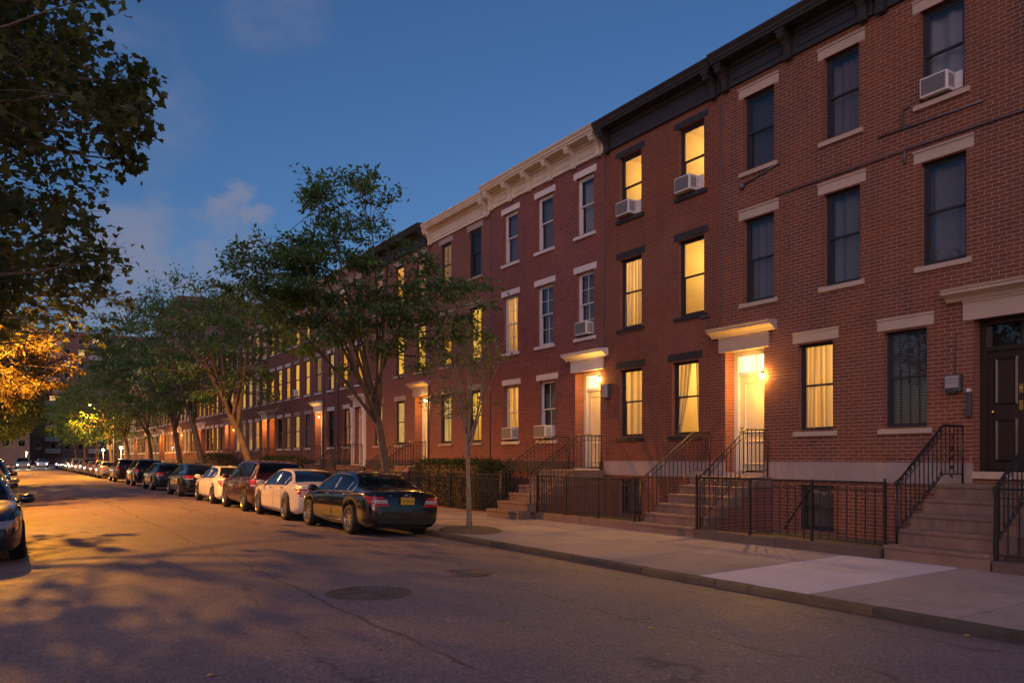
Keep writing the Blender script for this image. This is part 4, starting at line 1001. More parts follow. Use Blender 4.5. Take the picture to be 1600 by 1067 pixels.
ld = thing('stepladder', 'stepladder standing inside the lit second-floor window of the brown brick house', 'ladder', (F + .75, 13.75, 4.6))
for sy in (-.19, .19): MB().tube([(0, sy, .2), (0, sy * .6, 1.75)], .018, 5).build('stile', 'box_dark', ld); MB().tube([(.45, sy, .2), (.05, sy * .6, 1.75)], .014, 5).build('rear_leg', 'box_dark', ld)
for k in range(5): MB().box(-.03, .05, -.17, .17, .5 + .26 * k, .525 + .26 * k).build('tread', 'box_dark', ld)
# ------------------------------------------------------------------ cars
def smooth_curve(pts):
    xs = np.array([p[0] for p in pts], float); ys_ = np.array([p[1] for p in pts], float)
    d = np.diff(ys_) / np.diff(xs); m = np.zeros(len(xs)); m[1:-1] = np.where(d[:-1] * d[1:] > 0, 2 * d[:-1] * d[1:] / (d[:-1] + d[1:] + 1e-12), 0); m[0], m[-1] = d[0], d[-1]
    def f(x):
        x = np.clip(x, xs[0], xs[-1]); i = np.clip(np.searchsorted(xs, x) - 1, 0, len(xs) - 2); h = xs[i + 1] - xs[i]; t = (x - xs[i]) / h
        return (2 * t ** 3 - 3 * t ** 2 + 1) * ys_[i] + (t ** 3 - 2 * t ** 2 + t) * h * m[i] + (-2 * t ** 3 + 3 * t ** 2) * ys_[i + 1] + (t ** 3 - t ** 2) * h * m[i + 1]
    return f
CARS = {
 'sedan': dict(top=[(-2.33, .56), (-2.315, .72), (-2.28, .90), (-2.2, .985), (-2.0, 1.02), (-1.62, 1.045), (-1.50, 1.085), (-1.05, 1.285), (-.65, 1.375), (-.1, 1.41), (.25, 1.385), (.5, 1.315), (1.0, 1.075), (1.18, 1.0), (1.7, .925), (2.08, .82), (2.24, .70), (2.31, .52)],
   belt=[(-2.33, .54), (-2.315, .68), (-2.28, .83), (-2.2, .90), (-1.7, .945), (-.5, .925), (1.1, .875), (1.7, .82), (2.08, .70), (2.24, .60), (2.31, .48)],
   wid=[(-2.33, .60), (-2.29, .72), (-2.18, .795), (-1.9, .85), (-1.3, .875), (0, .88), (1.2, .875), (1.7, .85), (2.05, .77), (2.22, .66), (2.31, .48)],
   roof=[(-2.33, .5), (-1.6, .58), (-1.0, .55), (-.3, .575), (.5, .60), (1.2, .70), (2.31, .4)], ax=(-1.31, 1.33), glass_side=(-1.30, .86), bpil=-.22, qpil=-.98, wind=(.28, 1.13), back=(-1.53, -.80), wr=.325, tail=(.665, .875, .40), bot=.19, xr=-2.33, xf=2.31, belt_top=.945),
 'suv': dict(top=[(-2.25, .56), (-2.235, .85), (-2.21, 1.06), (-2.14, 1.20), (-1.93, 1.50), (-1.8, 1.575), (-1.2, 1.635), (-.3, 1.65), (.15, 1.615), (.45, 1.53), (1.0, 1.20), (1.15, 1.13), (1.7, 1.06), (2.05, .95), (2.2, .80), (2.26, .55)],
   belt=[(-2.25, .54), (-2.235, .80), (-2.2, .98), (-2.1, 1.06), (-1.5, 1.075), (-.5, 1.04), (1.1, .99), (1.7, .95), (2.05, .84), (2.2, .70), (2.26, .5)],
   wid=[(-2.25, .70), (-2.2, .80), (-2.05, .86), (-1.6, .89), (0, .90), (1.2, .89), (1.7, .87), (2.0, .80), (2.18, .70), (2.26, .5)],
   roof=[(-2.25, .66), (-1.8, .62), (-.3, .63), (.5, .65), (1.2, .74), (2.26, .45)], ax=(-1.27, 1.33), glass_side=(-1.86, .82), bpil=-.18, qpil=-1.12, wind=(.22, 1.10), back=(-2.10, -1.86), wr=.355, tail=(.80, 1.03, .60), bot=.24, xr=-2.25, xf=2.26, belt_top=1.07),
 'hatch': dict(top=[(-2.12, .56), (-2.105, .78), (-2.07, .97), (-1.98, 1.06), (-1.55, 1.32), (-1.25, 1.40), (-.4, 1.475), (.1, 1.455), (.4, 1.38), (1.0, 1.09), (1.15, 1.02), (1.65, .95), (1.98, .84), (2.12, .70), (2.18, .52)],
   belt=[(-2.12, .54), (-2.1, .74), (-2.06, .90), (-1.9, .965), (-1.4, .985), (-.5, .955), (1.1, .90), (1.65, .85), (1.98, .72), (2.12, .62), (2.18, .48)],
   wid=[(-2.12, .62), (-2.07, .74), (-1.93, .82), (-1.5, .865), (0, .875), (1.2, .87), (1.65, .84), (1.95, .76), (2.1, .65), (2.18, .48)],
   roof=[(-2.12, .58), (-1.5, .57), (-.3, .59), (.5, .62), (1.2, .71), (2.18, .42)], ax=(-1.2, 1.30), glass_side=(-1.42, .83), bpil=-.2, qpil=-1.0, wind=(.2, 1.10), back=(-1.93, -1.32), wr=.32, tail=(.76, .95, .42), bot=.2, xr=-2.12, xf=2.18, belt_top=.98)}

def car_meshes(kind):
    P = CARS[kind]; top, belt, wid, roof = (smooth_curve(P[k]) for k in ('top', 'belt', 'wid', 'roof'))
    xr, xf = P['xr'], P['xf']; Ra = P['wr'] + .045
    st = np.unique(np.round(np.concatenate([np.linspace(xr, xr + .15, 16), np.linspace(xr + .15, xr + .5, 14), np.linspace(xr + .5, xf - .45, 66), np.linspace(xf - .45, xf - .12, 12), np.linspace(xf - .12, xf, 10)]
         + [a + Ra * np.sin(np.linspace(-math.pi / 2, math.pi / 2, 15)) for a in P['ax']]), 4)); ns = len(st)
    K = 5
    def ctrl(x):
        w, b, t_, r_ = float(wid(x)), float(belt(x)), float(top(x)), float(roof(x))
        e0 = max(0, (x - (xf - .5)) / .5, ((xr + .45) - x) / .45); zb = P['bot'] + .10 * e0 ** 1.5
        for a in P['ax']:
            d = abs(x - a)
            if d < Ra: zb = max(zb, P['wr'] + math.sqrt(Ra ** 2 - d ** 2) * .98)
        zb = min(zb, b - .1); h = max(t_ - b, .004); k = min(1, max(0, (h - .06) / .36))
        lo = b - zb
        w9 = .93 * w
        y6 = w9 * (1 - k) + r_ * k; y7 = .80 * w * (1 - k) + (r_ - .045) * k
        return np.array([(.86 * w, zb), (.972 * w, zb + min(.10, .28 * lo)), (w, zb + .52 * lo), (.992 * w, b - min(.11, .25 * lo)), (.972 * w, b - .02), (w9, b + .006),
                         (y6 + .012 * k, b + h * (.35 + .52 * k)), (y7, b + h * (.62 + .345 * k)), (.5 * y7, b + h * (.93 + .065 * k)), (0, t_)])
    def section(x):
        c = ctrl(x); out = []
        for j in range(9):
            p0, p1, p2, p3 = c[max(j - 1, 0)], c[j], c[j + 1], c[min(j + 2, 9)]
            tight = j in (4, 5)
            for q in range(K):
                u = q / K
                if tight: out.append(p1 * (1 - u) + p2 * u)
                else:
                    m1, m2 = (p2 - p0) * .42, (p3 - p1) * .42
                    if j == 6: m1 = (p2 - p1) * .6
                    if j == 3: m2 = (p2 - p1) * .8
                    if j == 8: m2 = np.array(((p2 - p1)[0], 0.))
                    out.append((2 * u ** 3 - 3 * u ** 2 + 1) * p1 + (u ** 3 - 2 * u ** 2 + u) * m1 + (-2 * u ** 3 + 3 * u ** 2) * p2 + (u ** 3 - u ** 2) * m2)
        out.append(c[9]); return np.array(out)
    S = np.array([section(x) for x in st]); nt = S.shape[1]
    G = np.zeros((ns, nt, 3)); G[:, :, 0] = st[:, None]; G[:, :, 1:] = S
    full = np.concatenate([G, G[:, -2::-1] * np.array([1, -1, 1])], 1); nf = full.shape[1]
    # normals for offsetting
    du = np.gradient(full, axis=0); dv = np.gradient(full, axis=1); N = np.cross(dv, du); N /= (np.linalg.norm(N, axis=2, keepdims=True) + 1e-9)
    sgn = np.sign((N * (full - np.array([0, 0, .6]))).sum(2).mean()); N *= sgn
    body = MB(); parts = {'glass': [], 'tail': [], 'clear': [], 'head': [], 'amber': [], 'lower': []}
    bf = []
    xb0, xb1 = P['back']; xw0, xw1 = P['wind']; gs0, gs1 = P['glass_side']; tz0, tz1, ty = P['tail']
    for i in range(ns - 1):
        for j in range(nf - 1):
            q = (i * nf + j, (i + 1) * nf + j, (i + 1) * nf + j + 1, i * nf + j + 1)
            c = (full[i, j] + full[i + 1, j + 1]) / 2; x, yy, z = c; ay = abs(yy); jj = j if j < nt - 1 else nf - 2 - j; seg = jj // K; u = (jj % K)
            bf.append(q); key = None
            h = float(top(x) - belt(x))
            if seg == 5 and gs0 < x < gs1 and abs(x - P['bpil']) > .035 and abs(x - P['qpil']) > .02 and h > .10 and u < K: key = 'glass'
            elif seg >= 7 and xw0 + .02 < x < xw1: key = 'glass'
            elif seg >= 7 and xb0 < x < xb1: key = 'glass'
            if key: parts[key].append((i, j))
    V = full.reshape(-1, 3)
    out = {}
    b = MB(); b.add([tuple(p) for p in V], bf); 
    b.add([tuple(p) for p in full[0]], [tuple(range(nf))]); b.add([tuple(p) for p in full[-1]], [tuple(range(nf - 1, -1, -1))])
    out['body'] = b.mesh('body', 'paint_black', True)
    def patch(cells, off, name, mat):
        ids = {}; v = []; f = []
        for i, j in cells:
            q = []
            for a, c in ((i, j), (i + 1, j), (i + 1, j + 1), (i, j + 1)):
                if (a, c) not in ids: ids[(a, c)] = len(v); v.append(tuple(full[a, c] + N[a, c] * off))
                q.append(ids[(a, c)])
            f.append(tuple(q))
        return MB().add(v, f).mesh(name, mat, True) if f else None
    out['glass'] = patch(parts['glass'], .004, 'window_glass', 'car_glass')
    # lamps: patches laid along the horizontal contour of the body, so that their outlines are clean curves
    def contour(z, front):
        xs_, ys_ = [], []
        for i in (range(ns - 1, -1, -1) if front else range(ns)):
            sec = S[i]; lo = sec[:, 1].min(); hi = sec[:, 1].max()
            if lo < z < hi:
                k = np.argsort(sec[:, 1]); xs_.append(st[i]); ys_.append(float(np.interp(z, sec[k, 1], sec[k, 0])))
            if len(xs_) > 44: break
        p = np.array([(xs_[0], 0)] + list(zip(xs_, ys_))); a = np.concatenate([[0], np.cumsum(np.linalg.norm(np.diff(p, axis=0), axis=1))]); return p, a
    def lens(name, mat, z0, z1, a0, a1, front=False, off=.009, na=14, nz=6):
        res = []
        for side in (1, -1):
            v = []
            for r_ in range(nz + 1):
                t_ = r_ / nz; z = z0 + (z1 - z0) * t_; p, a = contour(z, front); A0, A1 = a0(t_), a1(t_)
                for c_ in range(na + 1):
                    q = A0 + (A1 - A0) * c_ / na; x = np.interp(q, a, p[:, 0]); y = np.interp(q, a, p[:, 1]); x2 = np.interp(q + .02, a, p[:, 0]); y2 = np.interp(q + .02, a, p[:, 1])
                    d = np.array((x2 - x, y2 - y)); d /= np.linalg.norm(d) + 1e-9; n_ = np.array((-d[1], d[0])) if not front else np.array((d[1], -d[0]))
                    if n_[1] < -.01: n_ = -n_
                    if abs(n_[1]) < .3 and (n_[0] > 0) != front: n_ = -n_
                    e = off * (1 if 0 < r_ < nz and 0 < c_ < na else -.4)
                    v.append((x + n_[0] * e, (y + n_[1] * e) * side, z))
            f = [(r_ * (na + 1) + c_, r_ * (na + 1) + c_ + 1, (r_ + 1) * (na + 1) + c_ + 1, (r_ + 1) * (na + 1) + c_) for r_ in range(nz) for c_ in range(na)]
            res.append(MB().add(v, f).mesh(name, mat, True))
        return res
    zt0, zt1, ya0 = P['tail']
    L = []
    if kind == 'sedan':
        L += lens('tail_light', 'tail_red', zt1 - .055, zt1, lambda t: .46 + .05 * t, lambda t: .98 + .10 * t)
        L += lens('reversing_light', 'tail_clear', zt0 + .05, zt1 - .057, lambda t: .40 + .05 * t, lambda t: .72)
        L += lens('tail_light', 'tail_red', zt0 + .05, zt1 - .057, lambda t: .723, lambda t: .84 + .13 * t)
        L += lens('tail_light', 'tail_red', zt0, zt0 + .048, lambda t: .36 + .03 * t, lambda t: .80 + .04 * t)
    else:
        wv = .10 if kind == 'suv' else .0
        L += lens('tail_light', 'tail_red', zt0 + .07, zt1, lambda t: ya0 + .02 - .04 * t, lambda t: .93 + wv + .08 * t)
        L += lens('reversing_light', 'tail_clear', zt0, zt0 + .067, lambda t: ya0 + .05 - .03 * t, lambda t: .90 + wv + .03 * t)
    hz = .55 + (.14 if kind == 'suv' else .02)
    L += lens('headlight', 'lamp_lens', hz, hz + .13, lambda t: .44 + .05 * t, lambda t: .78 + .06 * t, True)
    L += lens('indicator', 'amber_lens', hz + .01, hz + .13, lambda t: .785 + .055 * t, lambda t: .86 + .14 * t, True)
    out['lens'] = L
    # chrome window surround, door seams, sill strip
    def sp(x, t):   # surface point at profile parameter t (left side)
        s_ = section(x); f_ = t * K; i = min(int(f_), nt - 2); p = s_[i] * (1 - (f_ - i)) + s_[i + 1] * (f_ - i); return (x, p[0] + .006, p[1])
    for side in (1, -1):
        mr = lambda p: (p[0], p[1] * side, p[2])
        xs_ = np.linspace(gs0 + .01, gs1 - .005, 22)
        m = MB().tube([mr(sp(x, 5.02)) for x in xs_], .010, 5).tube([mr(sp(x, 5.98)) for x in xs_], .009, 5)
        m.tube([mr(sp(gs0 + .005, t)) for t in np.linspace(5, 6, 5)], .010, 5)
        if kind == 'sedan': m.tube([mr(sp(P['bpil'] + .03, t)) for t in np.linspace(5.02, 5.97, 4)], .008, 5).tube([mr(sp(P['bpil'] - .03, t)) for t in np.linspace(5.02, 5.97, 4)], .008, 5).tube([mr(sp(P['qpil'], t)) for t in np.linspace(5.02, 5.97, 4)], .008, 5)
        out[('trim', side)] = m.mesh('window_trim', 'chrome' if kind != 'hatch' else 'trim_black', True)
        m = MB()
        for xd in (.98, P['bpil'] - .02, P['ax'][0] + .36): m.tube([tuple(np.array(mr(sp(xd, t))) - np.array((0, side * .005, 0))) for t in np.linspace(.6, 4.9, 12)], .005, 4)
        m.tube([tuple(np.array(mr(sp(x, .55))) - np.array((0, side * .003, 0))) for x in np.linspace(P['ax'][0] + .36, .98, 8)], .006, 4)
        out[('seam', side)] = m.mesh('door_seam', 'trim_black', True)
        m = MB(); xa, xb = P['ax'][0] + Ra + .02, P['ax'][1] - Ra - .02
        m.tube([mr(sp(x, .95)) for x in np.linspace(xa, xb, 10)], .008, 5); out[('strip', side)] = m.mesh('sill_strip', 'chrome', True)
        for n_, xd in enumerate((.05, -1.0 if kind != 'suv' else -.95)):
            p = np.array(mr(sp(xd, 3.55))); m = MB().tube([p + np.array((-.10, 0, 0)), p + np.array((-.06, side * .03, 0)), p + np.array((.06, side * .03, 0)), p + np.array((.10, 0, 0))], .012, 6); out[('handle', side, n_)] = m.mesh('door_handle', 'chrome', True)
        p = np.array(mr(sp(.80, 5.05))); m = MB()
        for r_ in range(7):
            pass
        prof = [(.001, -.11), (.055, -.105), (.075, -.06), (.085, 0), (.08, .06), (.05, .10), (.001, .11)]
        m.lathe(prof, 12, 'y', (0, 0, 0)); m.v = [(x * .62 + p[0] + .03, yy + p[1] + side * .14, z * .95 + p[2] + .06) for x, yy, z in m.v]
        m.tube([p + np.array((.04, -side * .01, .02)), p + np.array((.04, side * .10, .05))], .022, 6)
        out[('mirror', side)] = m.mesh('wing_mirror', 'paint_black', True)
    ub = MB().box(xr + .25, xf - .25, -.60, .60, P['bot'] - .01, .52); 
    for a in P['ax']: ub.box(a - Ra, a + Ra, -.66, .66, .30, P['wr'] + Ra - .03)
    out['under'] = ub.mesh('underbody', 'trim_black')
    w0 = float(wid(xr)) - .02
    rb_ = MB(); rz = .30
    rb_.prism_x([(-.62, rz), (.62, rz), (.66, rz + .10), (-.66, rz + .10)], xr - .012, xr + .06); out['valance'] = rb_.mesh('rear_valance', 'trim_black')
    cs = MB().tube([(xr - .012, -.50, .475), (xr - .022, 0, .475), (xr - .012, .50, .475)], .010, 6).tube([(xr - .012, -.55, .415), (xr - .022, 0, .415), (xr - .012, .55, .415)], .008, 6); out['strip_rear'] = cs.mesh('bumper_strip', 'trim_black', True)
    fg = MB().box(xf - .06, xf + .012, -.36, .36, .50, .60).box(xf - .08, xf + .012, -.48, .48, .28, .38); out['grille'] = fg.mesh('grille', 'trim_black')
    # wheels
    r = P['wr']; wh = MB(); wp = [(r * .66, -.105), (r * .80, -.118), (r * .93, -.112), (r * .985, -.085), (r, -.04), (r, .04), (r * .985, .085), (r * .93, .112), (r * .80, .118), (r * .66, .105)]
    out['tyre'] = wh.lathe(wp, 32, 'y').mesh('tyre', 'rubber', True)
    rm = MB(); rm.lathe([(r * .70, .112), (r * .665, .10), (r * .63, .085), (r * .61, -.06)], 32, 'y').lathe([(.001, .085), (.045, .085), (.06, .07), (.06, .04)], 14, 'y')
    for s_ in range(10 if kind != 'suv' else 5):
        a = s_ * 2 * math.pi / (10 if kind != 'suv' else 5); hw = .020 if kind != 'suv' else .045
        c, d = math.cos(a), math.sin(a); e, g = -d * hw, c * hw
        v = []
        for rr, y_, kk in ((.04, .085, 1.0), (r * .65, .095, 1.15)):
            v += [(rr * c - e * kk, y_, rr * d - g * kk), (rr * c + e * kk, y_, rr * d + g * kk), (rr * c + e * kk, y_ - .03, rr * d + g * kk), (rr * c - e * kk, y_ - .03, rr * d - g * kk)]
        rm.add(v, [(0, 1, 5, 4), (1, 2, 6, 5), (3, 0, 4, 7), (2, 3, 7, 6)])
    out['rim'] = rm.mesh('rim', 'alloy'); out['disc'] = MB().lathe([(.001, .01), (r * .6, .01), (r * .6, 0)], 20, 'y').mesh('brake_disc', 'trim_black')
    return out
CM = {k: car_meshes(k) for k in CARS}

def own(o, mat):
    o.material_slots[0].link = 'OBJECT'; o.material_slots[0].material = MATS[mat]
def car(kind, paint, x, y_ax, label, facing=1, detail=2, plate=None, name='parked_car', rig=None, group='cars parked along the right kerb', headlights=False):
    M = CM[kind]; P = CARS[kind]
    slope = 2 * CROWN * (x - RC) / RH ** 2 * facing
    if facing > 0: loc = (x, y_ax - P['ax'][0], road_z(x)); rz = R(90)
    else: loc = (x, y_ax + P['ax'][1], road_z(x)); rz = R(-90)
    o = thing(name, label, 'car', loc, (slope * .95, 0, rz + R(rng.uniform(-.7, .7))), group, (1, 1, .965))
    own(obj('body', M['body'], o), paint)
    obj('window_glass', M['glass'], o); obj('underbody', M['under'], o); obj('rear_valance', M['valance'], o)
    for k in M:
        if not isinstance(k, tuple): continue
        if k[0] == 'mirror': own(obj('wing_mirror', M[k], o), paint)
        elif detail >= 1 and k[0] in ('trim', 'handle', 'strip', 'seam'): obj(M[k].name.split('.')[0], M[k], o)
    for me in M['lens']: obj(me.name.split('.')[0], me, o)
    if detail >= 1: obj('bumper_strip', M['strip_rear'], o); obj('grille', M['grille'], o)
    wy = .775 if kind != 'suv' else .79
    for a in P['ax']:
        for s_ in (1, -1):
            w = obj('wheel', M['tyre'], o, (a, wy * s_, P['wr']), (0, 0, 0 if s_ > 0 else math.pi)); obj('rim', M['rim'], w); obj('brake_disc', M['disc'], w)
    pl = obj('number_plate', PLATE[plate or 'white'], o, (P['xr'] - .024, 0, .79 if kind != 'suv' else .86))
    return o
PLATE = {c: MB().cbox(-.006, .006, -.155, .155, -.078, .078, .003).mesh('number_plate', 'plate_' + c) for c in ('yellow', 'white')}
XC = 7.035
def text_mesh(s, size, mat):
    c = bpy.data.curves.new('lettering', 'FONT'); c.body = s; c.size = size; c.align_x = 'CENTER'; c.align_y = 'CENTER'; c.extrude = .0012
    o = bpy.data.objects.new('tmp', c); COL.objects.link(o); dg = bpy.context.evaluated_depsgraph_get(); me = bpy.data.meshes.new_from_object(o.evaluated_get(dg)); bpy.data.objects.remove(o); me.materials.clear(); me.materials.append(MATS[mat]); me.name = 'lettering'; return me
c1 = car('sedan', 'paint_black', XC, 16.30, 'glossy black sedan with yellow number plate, nearest parked car on the right', plate='yellow')
for ch in c1.children:
    if ch.name.startswith('number_plate'):
        obj('lettering', text_mesh('T610101C', .062, 'plate_ink'), ch, (-.0085, 0, -.004), (R(90), 0, R(-90)))
xr = CARS['sedan']['xr']
pts = [(xr - .028, .066 * math.cos(a), .90 + .046 * math.sin(a)) for a in np.linspace(0, 2 * math.pi, 24)]
MB().tube(pts, .006, 6).tube([(xr - .03, .03, .925), (xr - .032, -.005, .88), (xr - .03, -.05, .882)], .006, 5).build('badge', 'chrome', c1, True)
obj('model_lettering', text_mesh('350', .052, 'chrome'), c1, (xr - .024, .40, .895), (R(90), 0, R(-90)))
MB().tube([(xr + .06, -.42, .985), (xr + .045, 0, .995), (xr + .06, .42, .985)], .012, 6).build('boot_lip', 'paint_black', c1, True)
row = [('sedan', 'paint_cream', 20.85, 'cream white sedan parked in front of the black sedan'), ('suv', 'paint_maroon', 24.95, 'dark maroon estate car parked between two pale sedans'),
       ('sedan', 'paint_white', 29.7, 'white sedan, second pale car in the parked row'), ('hatch', 'paint_black', 36.0, 'black hatchback parked just beyond the white sedan'),
       ('hatch', 'paint_navy', 43.6, 'dark blue hatchback, sixth car in the right-hand row'), ('suv', 'paint_black', 51.2, 'tall black four-wheel-drive, seventh car in the right-hand row'),
       ('suv', 'paint_maroon', 60.3, 'maroon car, eighth in the right-hand row'), ('sedan', 'paint_silver', 71.5, 'silver sedan, ninth car in the right-hand row')]
for k, p, yy, lb in row: car(k, p, XC + rng.uniform(-.05, .03), yy, lb)
yy = 77.5
for i, (k, p, c) in enumerate((('hatch', 'paint_red', 'red hatchback'), ('sedan', 'paint_grey', 'dark grey sedan'), ('suv', 'paint_red', 'red estate car'), ('sedan', 'paint_silver', 'silver sedan'), ('hatch', 'paint_black', 'black hatchback'), ('suv', 'paint_silver', 'silver estate car'),
                               ('sedan', 'paint_black', 'black sedan'), ('suv', 'paint_grey', 'dark grey estate car'), ('hatch', 'paint_maroon', 'maroon hatchback'), ('sedan', 'paint_navy', 'dark blue sedan'), ('suv', 'paint_black', 'black estate car'))):
    car(k, p, XC + rng.uniform(-.06, .03), yy, '%s far down the right-hand row, %s from the near end' % (c, ORD[i + 9]), detail=0); yy += rng.uniform(5.2, 5.9)
LX = -.62
car('sedan', 'paint_navy', LX, 15.02 , 'dark sedan at the left edge facing the camera', -1, group='cars parked along the left kerb')
yl = 21.6
for i, (k, p, c) in enumerate((('hatch', 'paint_black', 'black hatchback'), ('sedan', 'paint_grey', 'grey sedan'), ('suv', 'paint_black', 'black estate car'), ('sedan', 'paint_silver', 'silver sedan'), ('hatch', 'paint_maroon', 'maroon hatchback'), ('sedan', 'paint_black', 'black sedan'),
                               ('suv', 'paint_silver', 'silver estate car'), ('sedan', 'paint_navy', 'dark blue sedan'), ('hatch', 'paint_grey', 'grey hatchback'), ('sedan', 'paint_white', 'white sedan'))):
    car(k, p, LX - .12 + rng.uniform(-.06, .04), yl, '%s along the left kerb, %s car from the near end' % (c, ORD[i + 1]), -1, detail=0, group='cars parked along the left kerb'); yl += rng.uniform(5.3, 6.2)
def headlight_car(kind, paint, x, y_, label):
    o = car(kind, paint, x, y_, label, -1, detail=0, name='moving_car', group='cars driving towards the camera'); P = CARS[kind]
    for s_ in (1, -1):
        MB().lathe([(.001, .03), (.05, .02), (.075, 0), (.08, -.03)], 12, 'x', (P['xf'] - .05, s_ * .62, .66)).build('lit_headlight', 'bulb_white', o, True)
        l = bpy.data.lights.new('headlight_beam', 'SPOT'); l.energy = 260; l.spot_size = R(50); l.spot_blend = .7; l.color = (1, .85, .55); l.shadow_soft_size = .08
        obj('headlight_beam', l, o, (P['xf'] + .05, s_ * .62, .66), (0, R(-86), 0))
headlight_car('suv', 'paint_silver', 1.9, 128, 'pale car with lit headlights driving up the middle of the street')
headlight_car('sedan', 'paint_white', 4.9, 150, 'distant second car with lit headlights near the right-hand row')
# ------------------------------------------------------------------ trees
def bez(a, b, c, n):
    t = np.linspace(0, 1, n)[:, None]; return (1 - t) ** 2 * a + 2 * t * (1 - t) * b + t ** 2 * c
LEAF5 = np.array([(0, 0), (-.24, .03), (-.42, .02), (-.38, .24), (-.54, .50), (-.33, .52), (-.22, .66), (0, 1.0), (.22, .66), (.33, .52), (.54, .50), (.38, .24), (.42, .02), (.24, .03)])
LEAF4 = np.array([(0, 0), (-.26, .45), (0, 1.0), (.26, .45)])
def leaves_mesh(name, pos, dirs, nrm, size, rnd, mat, shape):
    n = len(pos); d = dirs / (np.linalg.norm(dirs, axis=1, keepdims=True) + 1e-9)
    nn = nrm - d * (nrm * d).sum(1, keepdims=True); nn /= (np.linalg.norm(nn, axis=1, keepdims=True) + 1e-9); s_ = np.cross(d, nn); k = len(shape)
    V = pos[:, None] + size[:, None, None] * (shape[None, :, 0:1] * s_[:, None] + shape[None, :, 1:2] * d[:, None] + (np.abs(shape[None, :, 0:1]) * .35 - shape[None, :, 1:2] ** 2 * .18) * nn[:, None])
    return np_mesh(name, V.reshape(-1, 3), np.arange(n * k).reshape(n, k), mat, {'rnd': np.repeat(rnd, k)})
def tree(label, base, fork_h, crown, rad, n_clump, per, leaf, seed, mat='leaf_green', bark='bark', tr=.14, lean=(0, 0), clump_r=.75, shape=LEAF4, singles=0, name='street_tree', limbs=6, hollow=.35, flat=.55, cut=None, lobes=None, plates=0, limb_k=.5, forks=1.0, group='street trees', up=.25):
    rg = np.random.RandomState(seed); base = np.array(base, float); crown = np.array(crown, float); rad = np.array(rad, float)
    o = thing(name, label, 'tree', tuple(base), None, group)
    fork = base + np.array((lean[0], lean[1], fork_h)); wood = MB(); T = lambda P: [tuple(p - base) for p in P]
    k1 = base + np.array((lean[0] * .25 + rg.uniform(-.1, .1), lean[1] * .25 + rg.uniform(-.1, .1), fork_h * .5))
    trunk = bez(base - (0, 0, .05), k1, fork, 9); rr = np.linspace(tr, tr * .72, 9); rr[0] = tr * 1.45; rr[1] = tr * 1.1
    wood.tube(T(trunk), list(rr), 9)
    # main limbs reach for spread points in the crown
    limb_pts = []; limb_rad = []
    for i in range(limbs):
        a = 2 * math.pi * (i + rg.uniform(-.25, .25)) / limbs; e = rg.uniform(.05, .75) if i else .95
        tgt = crown + rad * np.array((math.cos(a) * math.sqrt(1 - e * e) * .8, math.sin(a) * math.sqrt(1 - e * e) * .8, e * .85 - .12))
        s0 = trunk[-1 - int(rg.randint(0, 3))] if forks else fork
        mid = s0 * .5 + tgt * .5 + np.array((0, 0, (tgt[2] - s0[2]) * .18)) + rg.normal(0, .15, 3)
        L = bez(s0, mid, tgt, 9); rs = np.linspace(tr * limb_k, tr * .09, 9); wood.tube(T(L), list(rs), 6); limb_pts.append(L); limb_rad.append(rs)
    LP = np.concatenate(limb_pts); LR = np.concatenate(limb_rad)
    pos = []; dr = []; nm = []
    got = 0; tries = 0
    while got < n_clump and tries < n_clump * 30:
        tries += 1
        v = rg.normal(0, 1, 3); v /= np.linalg.norm(v); q = (hollow + (1 - hollow) * rg.rand()) ** .6
        if lobes:
            lb = lobes[int(rg.choice(len(lobes), p=[l_[2] for l_ in lobes]))]; c = np.array(lb[0]) + v * np.array(lb[1]) * q
        else: c = crown + v * rad * q
        if plates: c[2] = round(c[2] / plates) * plates + rg.normal(0, .09) + .05 * math.hypot(c[0] - crown[0], c[1] - crown[1])
        if cut is not None and not cut(c): continue
        got += 1
        d = np.linalg.norm((LP - c) * (1, 1, 1.2), axis=1) + 1.2 * (LP[:, 2] > c[2] + .2); k = int(d.argmin()); s0 = LP[k]
        mid = s0 * .45 + c * .55 + np.array((0, 0, -.10 * np.linalg.norm(c - s0))) + rg.normal(0, .08, 3)
        wood.tube(T(bez(s0, mid, c, 5)), list(np.linspace(max(.012, min(LR[k] * .6, .05)), .007, 5)), 5, False)
        out = c - crown; out /= (np.linalg.norm(out) + 1e-6)
        nt_ = rg.randint(5, 9); cr = clump_r * rg.uniform(.6, 1.25)
        for _ in range(nt_):
            w = rg.normal(0, 1, 3) * (1, 1, flat) + out * .8 + np.array((0, 0, up)); w /= np.linalg.norm(w); ln = cr * rg.uniform(.55, 1.15)
            e = c + w * ln; m = max(3, int(per / nt_))
            if cut is not None and not cut(e): e = c + (e - c) * .35
            if cut is not None and not cut(e): continue
            wood.tube(T([c, c * .5 + e * .5 + (0, 0, .04 * ln), e]), [.007, .005, .003], 3, False)
            t = rg.uniform(.15, 1.05, m)[:, None]; p = c + (e - c) * t + np.array((0, 0, .04 * ln)) * (4 * t * (1 - t)) + rg.normal(0, .07 * cr + leaf * .35, (m, 3)) * (1, 1, .75)
            pos.append(p); dd = w * .9 + rg.normal(0, .65, (m, 3)) + np.array((0, 0, -.25)); dr.append(dd)
            nm.append(np.array((0, 0, 1.0)) + rg.normal(0, .55, (m, 3)))
    wood.build('trunk', bark, o, True)
    pos = np.concatenate(pos); dr = np.concatenate(dr); nm = np.concatenate(nm); n = len(pos)
    if cut is not None:
        ok = np.array([cut(p) for p in pos]); pos, dr, nm = pos[ok], dr[ok], nm[ok]; n = len(pos)
    size = leaf * rg.uniform(.65, 1.25, n); rnd = np.clip(rg.normal(.45, .22, n), 0, 1)
    pl = pos - base
